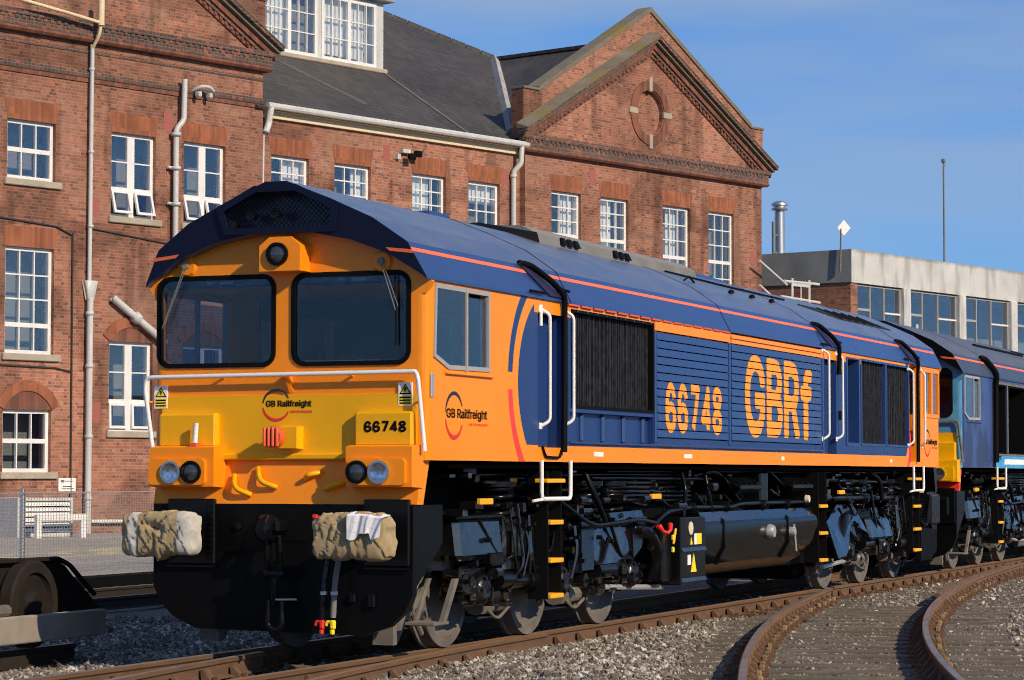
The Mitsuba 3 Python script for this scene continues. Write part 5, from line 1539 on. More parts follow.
        part(rk, 'vent_hatch', hull([(10.9, -0.05, 4.05), (13.2, -0.05, 4.05), (10.9, 0.8, 3.8), (13.2, 0.8, 3.8), (11.3, 0.05, 4.17), (12.9, 0.05, 4.15), (11.3, 0.5, 4.17), (12.9, 0.5, 4.15)]), 'm_blue', tw=TW)
    # --- front visor grille with horns behind mesh
    part(rk, 'visor_face', _slant(ex_x(Polygon(ROOF).difference(low).difference(Polygon(trap)).buffer(-0.004), -0.007, -0.0005)), 'm_visor' if first else 'm_matt', tw=TW, label='dark navy front face of the roof visor')
    vg = pt('visor_grille', _slant(ex_x(Polygon(trap).buffer(0.045, join_style=2).difference(Polygon(trap).buffer(-0.01, join_style=2)), -0.03, 0.0)), 'm_visor')
    bars = []
    TP = Polygon(trap)
    for i in range(-40, 41):
        for sgn in (-1, 1):
            ln = LineString([(i * 0.045 - 1, 3.84 - sgn * 1.0), (i * 0.045 + 1, 3.84 + sgn * 1.0)]).intersection(TP)
            if not ln.is_empty and ln.length > 0.02:
                bars.append(_slant(ex_x(ln.buffer(0.0035, cap_style=2), 0.005, 0.012)))
    part(vg, 'wire_mesh', cat(bars), 'm_matt', tw=TW, kind='stuff')
    for (y, z) in ((0.28, 3.80), (0.04, 3.81), (0.46, 3.72)):
        part(vg, 'horn', lathe([(0, -0.13), (0.045, -0.13), (0.05, -0.12), (0.03, -0.05), (0.025, 0.0), (0, 0.0)], 'x', (-0.06, y, z), 16), 'm_black', 30, tw=TW)
    for sd in (-1, 1):
        part(rk, 'pinstripe', _slant(ex_x([(sd * 1.03, 3.455), (sd * 1.245, 3.43), (sd * 1.229, 3.462), (sd * 0.99, 3.487)], -0.011, -0.006)), 'm_pin', tw=TW)
    # --- windscreens
    for (y0, y1) in ((0.13, 1.27), (-1.15, -0.05)):
        o = rrect(y0, y1, 2.51, 3.29, 0.11)
        w = pt('windscreen', ex_x(o.buffer(0.014).difference(o.buffer(-0.026)), -0.016, 0.03), 'm_matt')
        part(w, 'pane', sheet_x(o.buffer(-0.02), 0.004), 'm_cabglass', tw=TW)
        part(w, 'sun_blind', ex_x(sbox(y0 + 0.05, 3.205, y1 - 0.05, 3.27), 0.035, 0.04), 'm_matt', tw=TW)
        part(w, 'fitting', cat(bx(0.02, 0.034, y0 + 0.42, y0 + 0.55, 3.225, 3.25), bx(0.02, 0.034, y0 + 0.62, y0 + 0.68, 3.23, 3.25)), 'm_label', tw=TW)
    # cab interior
    ci = pt('cab_interior', cat(bx(1.86, 1.92, -1.24, 1.24, 2.01, 3.20), bx(0.12, 1.9, -1.24, 1.24, 2.005, 2.02)), 'm_cabin' if first else 'm_hivis')
    part(ci, 'desk', cat(hull([(0.14, -1.1, 2.1), (0.14, -0.1, 2.1), (0.14, -1.1, 2.55), (0.14, -0.1, 2.55), (0.6, -1.1, 2.1), (0.6, -0.1, 2.1), (0.6, -1.1, 2.48), (0.6, -0.1, 2.48)]), bx(0.14, 0.55, 0.2, 1.1, 2.3, 2.52)), 'm_desk', tw=TW)
    part(ci, 'seat', cat(cb(1.1, 1.6, -0.95, -0.45, 2.3, 2.42, 0.04), cb(1.5, 1.62, -0.95, -0.45, 2.4, 3.05, 0.05), cb(1.1, 1.6, 0.4, 0.9, 2.3, 2.42, 0.04), cb(1.5, 1.62, 0.4, 0.9, 2.4, 3.05, 0.05)), 'm_navy', tw=TW)
    part(ci, 'bulkhead_panel', cat(bx(1.83, 1.858, 0.95, 1.2, 2.3, 3.0), bx(1.83, 1.858, 0.45, 0.72, 2.4, 3.0)), 'm_desk', tw=TW)
    # --- cab side windows
    for sd in (-1, 1):
        g = Polygon(SW)
        w = pt('side_window', _ysc(ex_y(g.buffer(0.022, join_style=2).difference(g.buffer(-0.016, join_style=2)), -S_ - 0.014, -S_ + 0.03), sd), 'm_greyframe', label='aluminium framed sliding cab window')
        part(w, 'divider', _ysc(bx(0.79, 0.825, -S_ - 0.02, -S_ + 0.02, 2.46, 3.19), sd), 'm_greyframe', tw=TW)
        part(w, 'pane', _ysc(sheet_y(sbox(0.81, 2.50, 1.33, 3.12), -S_ + 0.012), sd), 'm_cabglass', tw=TW)
        part(w, 'pane', _ysc(sheet_y(g.intersection(sbox(0, 2, 0.80, 4)), -S_ - 0.004), sd), 'm_cabglass', tw=TW)
        part(w, 'sill', _ysc(cb(0.35, 1.42, -S_ - 0.03, -S_ + 0.01, 2.425, 2.45, 0.006), sd), LIV, tw=TW)
    g = Polygon(RW)
    w = pt('side_window', ex_y(g.buffer(0.03, join_style=2).difference(g.buffer(-0.025, join_style=2)), -S_ - 0.016, -S_ + 0.03), 'm_orange' if first else 'm_alu')
    part(w, 'divider', bx(19.25, 19.36, -S_ - 0.02, -S_ + 0.02, 2.46, 3.16), 'm_orange' if first else 'm_alu', tw=TW)
    part(w, 'pane', sheet_y(RW, -S_ + 0.008), 'm_glass', tw=TW)
    # --- nose: panels, pods, lamps
    YEL = 'm_yellow'
    LOW = 'm_orange' if first else 'm_red'
    pt('nose_panel', ex_x(sbox(-1.225, 1.70, 1.225, 2.25), -0.014, 0.01), YEL)
    pt('nose_ledge', cb(-0.06, 0.01, -0.66, 0.62, 1.69, 1.745, 0.012), YEL)
    pt('lower_panel', ex_y([(0.17, 1.684), (0.0, 1.684), (-0.085, 1.31), (0.04, 1.31)], -1.262, 1.262), LOW)
    for i, (y0, y1) in enumerate(((0.62, 1.19), (-1.25, -0.70))):
        pd = pt('lamp_pod', cb(-0.10, 0.0, y0 + 0.03, y1 + 0.02, 1.80, 2.10, 0.02), YEL)
        part(pd, 'lamp_housing', hull([(-0.22, y0 - 0.02, 1.80), (-0.22, y1 + 0.04, 1.80), (-0.22, y0 - 0.02, 1.46), (-0.22, y1 + 0.04, 1.46), (0, y0 - 0.03, 1.82), (0, y1 + 0.04, 1.82), (0, y0 - 0.03, 1.45), (0, y1 + 0.04, 1.45), (-0.16, y0 - 0.03, 1.81), (-0.16, y1 + 0.04, 1.81)]), LOW if first else YEL, tw=TW)
        ys = (y0 + 0.07, y1 + 0.03) if i == 0 else (y0 + 0.03, y1 + 0.0)
        ys = (ys[0] - 0.02, ys[1]) if i == 0 else (ys[0], ys[1])
        plate = rrect(ys[0], ys[1], 1.475, 1.70, 0.04)
        part(pd, 'lamp_plate', ex_x(plate, -0.255, -0.215), LOW if first else YEL, tw=TW)
        for (yl, lit) in (((1.0, True), (0.80, False)) if i == 0 else ((-0.78, False), (-0.985, True))):
            part(pd, 'lamp_ring', lathe([(0.078, -0.02), (0.098, -0.02), (0.098, 0.01), (0.078, 0.01)], 'x', (-0.258, yl, 1.585), 28), 'm_steel' if lit else 'm_matt', 30, tw=TW)
            part(pd, 'headlamp' if lit else 'tail_lamp', lathe([(0, -0.022), (0.04, -0.018), (0.084, 0.0), (0.084, 0.006), (0, 0.006)] if not lit else [(0, -0.004), (0.05, -0.008), (0.084, -0.014), (0.084, 0.006), (0, 0.006)], 'x', (-0.258, yl, 1.585), 28), 'm_reflector' if lit else 'm_lens', 40, tw=TW)
    # --- buffer beam and plough
    beam = [(-1.24, 1.312), (1.24, 1.312), (1.24, 0.60), (1.17, 0.46), (1.05, 0.34), (0.82, 0.235), (-0.78, 0.205), (-1.02, 0.28), (-1.16, 0.40), (-1.235, 0.55)]
    bk = pt('buffer_beam', cat(ex_x(beam, -0.12, -0.03), hull([(-0.03, s * 1.235, z) for s in (-1, 1) for z in (0.62, 1.305)] + [(0.52, s * 1.235, z) for s in (-1, 1) for z in (0.98, 1.305)])), 'm_plough', label='black buffer beam and plough plate')
    for (y0, y1) in ((0.62, 1.08), (-1.22, -0.80)):
        part(bk, 'buffer_plate', cb(-0.165, -0.115, y0, y1, 0.79, 1.355, 0.01), 'm_black', tw=TW)
        part(bk, 'bolt', cat(*[lathe([(0, -0.02), (0.016, -0.02), (0.018, 0.0), (0, 0.0)], 'x', (-0.163, y0 + 0.035 if y0 > 0 else y1 - 0.035, z), 8) for z in np.arange(0.85, 1.32, 0.05)]), 'm_black', tw=TW)
    for yb_ in (0.89, -0.92):
        b = part(bk, 'buffer', cat(lathe([(0, -0.30), (0.13, -0.30), (0.14, -0.28), (0.14, 0), (0, 0)], 'x', (-0.155, yb_, 1.07), 24), cyl((-0.45, yb_, 1.07), (-0.66, yb_, 1.07), 0.085, 20), ), 'm_black', 40, tw=TW)
        part(bk, 'buffer_head', hull([(-0.66 - dx_, yb_ + sy * (0.31 - dx_), 1.07 + sz * (0.15 - dx_)) for dx_ in (0, 0.03) for sy in (-1, 1) for sz in (-1, 1)]), 'm_black', tw=TW)
    part(bk, 'coupling_recess', cat(bx(-0.128, -0.118, -0.28, 0.16, 1.0, 1.29)), 'm_matt', tw=TW)
    part(bk, 'drawhook', cat(cb(-0.34, -0.12, -0.09, 0.02, 1.06, 1.18, 0.03), lathe([(0, -0.05), (0.10, -0.05), (0.13, -0.02), (0.13, 0.02), (0, 0.02)], 'x', (-0.16, 0.10, 1.10), 24), tube([(-0.36, -0.03, 1.20), (-0.44, -0.03, 1.12), (-0.40, -0.03, 1.02), (-0.28, -0.03, 1.02)], 0.035, 8, 0.05)), 'm_black', 35, tw=TW)
    part(bk, 'screw_coupling', cat(tube([(-0.33, 0.02, 1.05), (-0.31, 0.03, 0.72)], 0.024, 8), tube([(-0.33, -0.09, 1.05), (-0.31, -0.10, 0.72)], 0.024, 8), cyl((-0.31, 0.05, 0.72), (-0.31, -0.13, 0.72), 0.04, 10), cyl((-0.31, -0.035, 0.75), (-0.30, -0.035, 0.45), 0.03, 10), tube([(-0.30, 0.02, 0.50), (-0.30, 0.03, 0.28), (-0.30, -0.04, 0.24), (-0.30, -0.11, 0.28), (-0.30, -0.10, 0.50)], 0.024, 8, 0.05), tube([(-0.16, 0.05, 1.0), (-0.16, 0.05, 0.8)], 0.012, 6)), 'm_black', True, tw=TW)
    part(bk, 'coupling_bar', cyl((-0.33, -0.06, 0.505), (-0.33, -0.26, 0.51), 0.010, 8), 'm_steel', tw=TW)
    if first:
        for (y, mt, mb) in ((-0.475, 'm_alu', 'm_red'), (-0.575, 'm_pipe', 'm_sticker')):
            hs = part(bk, 'brake_hose', tube([(-0.14, y - 0.06, 1.0), (-0.24, y - 0.05, 0.92), (-0.28, y - 0.02, 0.7), (-0.28, y, 0.36)], 0.026, 10, 0.1), 'm_hoodgrey' if mb == 'm_sticker' else 'm_grime', True, tw=TW)
            part(bk, 'hose_end', cat(cb(-0.305, -0.255, y - 0.022, y + 0.022, 0.26, 0.34, 0.012), tube([(-0.28, y + 0.02, 0.32), (-0.28, y + 0.055, 0.33), (-0.28, y + 0.06, 0.29)], 0.014, 6, 0.02), cb(-0.30, -0.26, y - 0.012, y + 0.024, 0.215, 0.262, 0.01)), mb, tw=TW)
            part(bk, 'hose_clip', cyl((-0.28, y - 0.012, 0.55), (-0.28, y - 0.01, 0.58), 0.031, 12), mt, tw=TW)
        part(bk, 'cable_socket', cat(cb(-0.16, -0.12, -0.72, -0.66, 0.48, 0.56, 0.01), cb(-0.16, -0.12, -0.90, -0.83, 0.44, 0.56, 0.01), lathe([(0, -0.03), (0.03, -0.03), (0.035, 0), (0, 0)], 'x', (-0.12, 0.40, 1.12), 12)), 'm_black', tw=TW)
        part(bk, 'bracket', cat(tube([(-0.15, 0.62, 0.77), (-0.15, 1.1, 0.77)], 0.012, 6), tube([(-0.15, -0.8, 0.77), (-0.15, -1.22, 0.77)], 0.012, 6)), 'm_black', tw=TW)
        # hooks on the lower panel
        for (a, b_, c) in (((0.49, 1.56), (0.44, 1.44), (0.30, 1.39)), ((0.27, 1.62), (0.20, 1.50), (0.06, 1.455)), ((-0.20, 1.53), (-0.25, 1.56), (-0.34, 1.585)), ((-0.40, 1.44), (-0.48, 1.47), (-0.58, 1.50))):
            xo = lambda z: -0.085 * (1.684 - z) / 0.374 - 0.035
            pt('lifting_horn', tube([(xo(a[1]) + .02, a[0], a[1]), (xo(b_[1]) - 0.05, b_[0], b_[1]), (xo(c[1]) + 0.015, c[0], c[1])], 0.023, 8, 0.08), 'm_yellow', True, label='yellow curved hook on the lower nose')
        # jumper socket with red ribbed cover
        sk = pt('jumper_socket', hull([(-0.13, -0.15, 1.79), (-0.13, -0.15, 1.97), (-0.13, 0.02, 1.79), (-0.13, 0.02, 1.97), (0, -0.16, 1.78), (0, -0.16, 1.98), (0, 0.06, 1.78), (0, 0.06, 1.98)]), YEL)
        part(sk, 'red_cover', cat(cyl((-0.13, 0.045, 1.885), (-0.20, 0.055, 1.885), 0.092, 20), *[cb(-0.225, -0.19, 0.055 + d - 0.014, 0.055 + d + 0.014, 1.80, 1.97, 0.01) for d in (-0.06, -0.02, 0.02, 0.06)]), 'm_dred', 40, tw=TW)
        # marker light above
        hb = pt('headlight_box', ex_x([(0.18, 3.31), (0.18, 3.53), (0.08, 3.605), (-0.12, 3.605), (-0.21, 3.53), (-0.21, 3.31)], -0.20, 0.02), 'm_orange')
        part(hb, 'lamp_ring', lathe([(0.078, -0.03), (0.10, -0.03), (0.10, 0.01), (0.078, 0.01)], 'x', (-0.205, 0.0, 3.455), 28), 'm_matt', 30, tw=TW)
        part(hb, 'headlamp', lathe([(0, -0.03), (0.05, -0.025), (0.082, -0.01), (0.082, 0.004), (0, 0.004)], 'x', (-0.205, 0.0, 3.455), 28), 'm_lens', 40, tw=TW)
        pt('number', ex_x(_flipy(number_in('66748', -1.165, -0.775, 1.922, 2.018, 0.16, 0.27)), -0.1055, -0.099), 'm_matt', label='black number 66748 on the yellow panel')
        logo(P, TW, -0.10, 2.165, 0.135, -0.20, 0.235, 2.135, 2.205, lambda g: ex_x(_flipc(g), -0.0185, -0.012))
        for yc in (1.255, -1.10):
            wl = pt('warning_label', ex_x(sbox(yc - 0.062 if yc > 0 else yc - 0.062, 2.145, yc + 0.062 if yc < 0 else yc + 0.03, 2.345) if False else sbox(yc - 0.085, 2.145, yc + 0.045, 2.345), -0.0185, -0.005), 'm_label')
            part(wl, 'warning_triangle', ex_x(Polygon([(yc - 0.075, 2.245), (yc + 0.035, 2.245), (yc - 0.02, 2.335)]), -0.0205, -0.018), 'm_matt', tw=TW)
            part(wl, 'triangle_face', ex_x(Polygon([(yc - 0.058, 2.254), (yc + 0.018, 2.254), (yc - 0.02, 2.318)]), -0.0225, -0.02), 'm_sticker', tw=TW)
            part(wl, 'lightning_bolt', ex_x(Polygon([(yc - 0.026, 2.306), (yc - 0.010, 2.306), (yc - 0.017, 2.285), (yc - 0.006, 2.285), (yc - 0.028, 2.256), (yc - 0.020, 2.278), (yc - 0.034, 2.278)]), -0.0245, -0.022), 'm_matt', tw=TW)
            part(wl, 'text_panel', ex_x(sbox(yc - 0.075, 2.155, yc + 0.035, 2.232), -0.0205, -0.018), 'm_sticker', tw=TW)
            part(wl, 'text_lines', cat(*[ex_x(sbox(yc - 0.07, z, yc + 0.03, z + 0.012), -0.0225, -0.02) for z in (2.163, 2.187, 2.211)]), 'm_matt', tw=TW)
        # wipers
        for (a, b_, c) in (((0.985, 3.395), (1.21, 2.85), None), ((-0.90, 3.38), (-1.04, 2.96), (-0.99, 2.60))):
            wp = pt('wiper', cat(lathe([(0, -0.05), (0.03, -0.05), (0.035, 0.02), (0, 0.02)], 'x', (-0.01, a[0], a[1]), 12), tube([(-0.055, a[0], a[1]), (-0.05, b_[0], b_[1])], 0.0045, 6), tube([(-0.055, a[0] - 0.02, a[1]), (-0.05, b_[0] - 0.025, b_[1] + 0.03)], 0.0035, 6)), 'm_hoodgrey', 30)
            part(wp, 'blade', cyl((-0.03, b_[0] + 0.01, b_[1] + 0.32), (-0.03, b_[0] - 0.0, b_[1] - 0.30), 0.008, 6), 'm_matt', tw=TW)
            part(wp, 'mounting', hull([(-0.03, a[0] + 0.08 * math.cos(t), a[1] + 0.08 * math.sin(t)) for t in np.arange(0, 6.28, 0.5)] + [(0.0, a[0] + 0.10 * math.cos(t), a[1] + 0.10 * math.sin(t)) for t in np.arange(0, 6.28, 0.5)]), 'm_orange', tw=TW)
        # white marker rod on the left pod
        pt('marker_rod', cat(cyl((-0.17, 0.81, 1.84), (-0.17, 0.80, 2.01), 0.022, 10)), 'm_tubewhite', 40)
        pt('rod_socket', cb(-0.20, -0.12, 0.775, 0.855, 1.80, 1.84, 0.006), 'm_dred')
    # handrail across the nose
    hx = -0.085
    if not first:
        hx = -0.05
    pt('nose_handrail', tube([(hx, 1.27, 1.76), (hx, 1.355, 2.30), (hx, 1.345, 2.415), (hx, -1.245, 2.435), (hx, -1.265, 2.38), (hx, -1.33, 1.76)], 0.020, 8, 0.07), 'm_tubewhite' if first else 'm_dusty', True, label='white handrail round the nose')
    for y in (1.33, 0.62, -0.62, -1.27):
        pt('rail_bracket', cyl((hx, y, 2.42 if abs(y) < 1.2 else 2.2), (0.02, y, 2.40 if abs(y) < 1.2 else 2.2), 0.012, 6), 'm_orange')
    pt('rail_bracket', hull([(hx - 0.005, -0.02, 2.43), (hx - 0.005, 0.0, 2.43), (hx + 0.02, -0.03, 2.40), (0.0, -0.04, 2.44), (0.0, 0.01, 2.44), (0.0, -0.06, 2.27), (-0.012, -0.02, 2.27)]), 'm_orange')
    # --- body side details
    if first:
        # radiator grilles with upright bars
        for (x0, x1, z0, z1, nb) in ((3.46, 5.96, 2.21, 3.17, 42), (14.9, 16.33, 1.97, 3.17, 24), (16.37, 17.79, 1.97, 3.17, 24)):
            gk = pt('radiator_grille', bx(x0, x1, -S_ + 0.08, -S_ + 0.10, z0, z1), 'm_rad', label='dark radiator grille with upright bars')
            for i in range(nb):
                x = x0 + 0.05 + (x1 - x0 - 0.1) * i / (nb - 1)
                part(gk, 'grille_bar', bx(x - 0.010, x + 0.010, -S_ + 0.045 + rng.uniform(-.006, .006), -S_ + 0.08, z0 + 0.01, z1 - 0.01), 'm_rad', tw=TW)
            fr_ = sbox(x0, z0, x1, z1).difference(sbox(x0 + 0.04, z0 + 0.03, x1 - 0.035, z1 - 0.03))
            part(gk, 'frame', ex_y(fr_, -S_ - 0.012, -S_ + 0.06), 'm_matt' if x0 < 10 else 'm_blue', tw=TW)
            for xx in np.arange(x0 + 0.15, x1, 0.28):
                part(gk, 'stud', bx(xx - 0.01, xx + 0.01, -S_ - 0.02, -S_ - 0.01, z1 - 0.022, z1 - 0.006), 'm_blue', tw=TW)
        for x in np.arange(3.9, 5.9, 0.62):
            pt('stiffener', cb(x - 0.03, x + 0.03, -S_ + 0.035, -S_ + 0.09, 1.88, 2.165, 0.02), 'm_blue')
        pt('ledge', cb(3.40, 12.85, -S_ - 0.03, -S_ + 0.02, 1.862, 1.885, 0.008), 'm_blue')
        gb = unary_union([text_in('GBR', 9.33, 11.68, 2.03, 2.97).buffer(0.022), text_in('f', 11.78, 12.28, 2.03, 2.89).buffer(0.024)])
        nm = number_in('66748', 6.33, 8.38, 2.012, 2.562, 0.15, 0.30)
        pitch = 0.0865
        slats(P, TW, 6.06, 8.64, 1.965, 13, pitch, 'm_blue', nm)
        slats(P, TW, 8.78, 12.78, 1.965, 13, pitch, 'm_blue', gb)
        slats(P, TW, 8.78, 12.78, 1.965 + 13 * pitch, 1, 0.058, 'm_orange')
        slats(P, TW, 8.78, 12.78, 1.965 + 13 * pitch + 0.058, 1, 0.058, 'm_orange')
        pt('strip', ex_y(sbox(6.0, 3.095, 8.7, 3.225), -S_ - 0.01, -S_ + 0.05), 'm_orange')
        for xx in (8.71, 6.01, 12.87):
            pt('door_post', cb(xx - 0.028, xx + 0.028, -S_ - 0.014, -S_ + 0.03, 1.90, 3.09, 0.006), 'm_blue')
        pt('eave_shade', cat(*[cb(x, x + 0.30, -1.352, -1.32, 3.195, 3.218, 0.004) for x in np.arange(3.35, 8.5, 0.36)]), 'm_dred')  # dark red dashes painting the eave shadow on the orange strip
        for (x0, x1) in ((0.42, 0.0),):
            pass
        logo(P, TW, 0.555, 2.075, 0.20, 0.385, 1.30, 2.03, 2.135, lambda g: ex_y(g, -S_ - 0.004, -S_ + 0.002))
        logo(P, TW, 19.02, 2.05, 0.20, 18.87, 19.70, 2.01, 2.11, lambda g: ex_y(g, -S_ - 0.004, -S_ + 0.002))
        pt('data_plate', cb(0.045, 0.115, -S_ - 0.006, -S_ + 0.002, 2.22, 2.42, 0.002), 'm_alu')
        for x in (7.0, 10.9, 16.6, 4.1):
            pt('data_plate', ex_y(sbox(x, 1.745, x + (0.28 if x < 9 else 0.12), 1.79), -S_ - 0.004, -S_ + 0.002), 'm_label')
        # doors with inner panels and handles
        pt('door', cb(2.60, 3.17, -S_ + 0.13, -S_ + 0.165, 1.83, 3.07, 0.01), 'm_blue')
        pt('door', cb(13.0, 13.56, -S_ + 0.11, -S_ + 0.15, 1.85, 3.07, 0.01), 'm_blue')
        pt('door', cb(17.88, 18.43, -S_ + 0.13, -S_ + 0.165, 1.77, 3.18, 0.01), 'm_navy')
        pt('door_flash', ex_y([(17.80, 1.76), (17.93, 1.76), (17.93, 2.2), (17.80, 2.1)], -S_ - 0.003, -S_ + 0.002), 'm_red')
        pt('door_handle', cat(cb(13.72, 13.76, -S_ - 0.03, -S_, 2.3, 2.42, 0.008), cb(13.25, 13.29, -S_ + 0.08, -S_ + 0.11, 2.3, 2.42, 0.008)), 'm_matt')
        pt('shutter_frame', ex_y(sbox(14.10, 1.95, 14.83, 3.16).difference(sbox(14.16, 2.0, 14.77, 3.14)), -S_ - 0.012, -S_ + 0.0), 'm_blue')
        pt('label', cb(2.60, 2.645, -S_ - 0.02, -S_ - 0.003, 2.96, 3.16, 0.003), 'm_label')
        pt('label', cb(13.80, 13.86, -S_ - 0.02, -S_ - 0.003, 2.94, 3.12, 0.003), 'm_sticker')
        # roof drain channels over the doors
        for (x0, xd, zb) in ((2.42, 3.19, 1.78), (12.85, 13.62, 2.9), (17.55, 18.28, 1.76)):
            pts = [facet_pt(x0 - 0.02, 1.02, 0.01), facet_pt(x0 + 0.18, 0.95, 0.04), facet_pt(xd - 0.22, 0.45, 0.05), facet_pt(xd - 0.04, 0.05, 0.045), (xd, -S_ - 0.035, 3.12), (xd, -S_ - 0.03, zb)]
            dk = pt('drain_channel', tube(pts, 0.030, 8, 0.08), 'm_matt', True)
            q = [facet_pt(x0 - 0.05, 1.0, o) for o in (0.0, 0.02)] + [facet_pt(x0 + 0.12, 1.02, o) for o in (0.0, 0.02)] + [facet_pt(xd - 0.06, 0.0, o) for o in (0.0, 0.02)] + [facet_pt(xd - 0.38, 0.0, o) for o in (0.0, 0.02)]
            part(dk, 'gutter_plate', hull(q), 'm_navy', tw=TW)
            part(dk, 'clip', cat(*[tube([facet_pt(x0 - 0.12, 0.06, 0.02), facet_pt(x0 + 0.22, 0.02, 0.035)], 0.014, 6), tube([facet_pt(xd - 0.05, 0.30, 0.03), facet_pt(xd + 0.2, 0.26, 0.03)], 0.014, 6)]), 'm_matt', tw=TW)
        for (x, z0, z1, d) in ((2.69, 2.02, 3.12, 1), (3.33, 2.04, 3.14, 1), (12.93, 2.03, 3.2, 1), (13.64, 2.04, 3.18, 1), (17.80, 2.0, 3.14, 1), (18.56, 2.0, 3.14, -1)):
            pt('grab_rail', tube([(x - 0.05 * d, -S_ - 0.005, z1), (x, -S_ - 0.075, z1 - 0.05), (x, -S_ - 0.075, z0 + 0.05), (x - 0.05 * d, -S_ - 0.005, z0)], 0.017, 8, 0.04), 'm_tubewhite', True)
            pt('rail_foot', cat(cb(x - 0.08 * d - 0.025, x - 0.08 * d + 0.045, -S_ - 0.012, -S_ + 0.002, z1 - 0.03, z1 + 0.03, 0.004), cb(x - 0.08 * d - 0.025, x - 0.08 * d + 0.045, -S_ - 0.012, -S_ + 0.002, z0 - 0.03, z0 + 0.03, 0.004)), 'm_tubewhite')
        pt('handle_loop', tube([(2.66, -S_ - 0.01, 1.83), (2.72, -S_ - 0.02, 1.73), (3.1, -S_ - 0.02, 1.725), (3.17, -S_ - 0.01, 1.80)], 0.012, 6, 0.06), 'm_matt', True)
        # tail end beam
        pt('rear_beam', rot180(cat(ex_x(beam, -0.12, -0.03), hull([(-0.03, s * 1.235, z) for s in (-1, 1) for z in (0.62, 1.305)] + [(0.52, s * 1.235, z) for s in (-1, 1) for z in (0.98, 1.305)]))), 'm_black')
        pt('rear_panel', rot180(ex_y([(0.17, 1.684), (0.0, 1.684), (-0.085, 1.31), (0.04, 1.31)], -1.262, 1.262)), 'm_black')
        pt('rear_box', cat(cb(19.35, 19.98, -1.31, -0.9, 0.80, 1.27, 0.03)), 'm_black')
        pt('rear_step', cat(hull([(18.75, -1.28, 0.78), (19.95, -1.26, 0.72), (20.02, -1.24, 0.40), (19.5, -1.26, 0.27), (18.75, -1.28, 0.28), (18.75, -1.2, 0.78), (19.95, -1.2, 0.72), (20.02, -1.2, 0.40), (19.5, -1.2, 0.27), (18.75, -1.2, 0.28)])), 'm_matt')
    else:
        pt('engine_bay', cat(bx(2.76, 5.59, -0.5, -0.43, 1.94, 3.12), bx(2.76, 5.59, -1.31, -0.5, 1.935, 1.95), bx(2.76, 5.59, -1.31, -0.5, 3.105, 3.125), bx(2.755, 2.77, -1.31, -0.5, 1.94, 3.12), bx(3.70, 3.83, -1.30, -0.45, 1.94, 3.12), bx(5.58, 5.595, -1.31, -0.5, 1.94, 3.12)), 'm_matt')
        pt('bay_post', cb(3.06, 3.34, -1.15, -0.95, 1.95, 3.05, 0.02), 'm_beige')
        pt('bay_post', cb(3.74, 3.79, -S_ - 0.01, -1.2, 1.94, 3.13, 0.01), 'm_dusty')
        pt('bay_frame', ex_y(sbox(2.70, 1.90, 5.66, 3.17).difference(sbox(2.75, 1.93, 5.6, 3.13)), -S_ - 0.012, -S_ + 0.01), 'm_dusty')
        pt('sill_patch', ex_y([(3.42, 1.75), (5.4, 1.75), (5.4, 1.84), (3.48, 1.84)], -S_ - 0.003, -S_ + 0.001), 'm_label')
        pts = [facet_pt(2.05, 1.02, 0.02), facet_pt(2.2, 0.95, 0.05), facet_pt(2.42, 0.4, 0.06), facet_pt(2.52, 0.03, 0.055), (2.56, -S_ - 0.035, 3.1), (2.56, -S_ - 0.03, 1.78)]
        pt('drain_channel', tube(pts, 0.05, 8, 0.08), 'm_matt', True)
        pt('door', cb(2.42, 2.66, -S_ - 0.012, -S_ + 0.10, 1.70, 3.16, 0.01), 'm_matt')
        pt('roof_edge', tube([(4.4, -0.6, 3.885), (9, -0.6, 3.885)], 0.03, 6), 'm_matt')
    underside(P, TW, first, True)
    return P


def _flipy(g):
    """lettering for a face looking towards -x: mirror in y about the shape's own centre, so that it reads from the front"""
    b = g.bounds
    return affinity.scale(g, -1, 1, origin=((b[0] + b[2]) / 2, (b[1] + b[3]) / 2))


def _flipc(g):
    return affinity.scale(g, -1, 1, origin=(0.0, 0.0))


def _slant(m):
    v = np.asarray(m.vertices).copy()
    v[:, 0] += xv(v[:, 2])
    return trimesh.Trimesh(v, m.faces, process=False)


locomotive('locomotive', 'orange and blue diesel locomotive, freshly painted, numbered 66748, standing nearest', 0.0, True)
locomotive('locomotive', 'faded navy blue locomotive with a yellow nose, coupled behind the orange one', 21.646, False)

# ---------------------------------------------------------------- wraps round the buffers
r_ = np.random.default_rng(17)


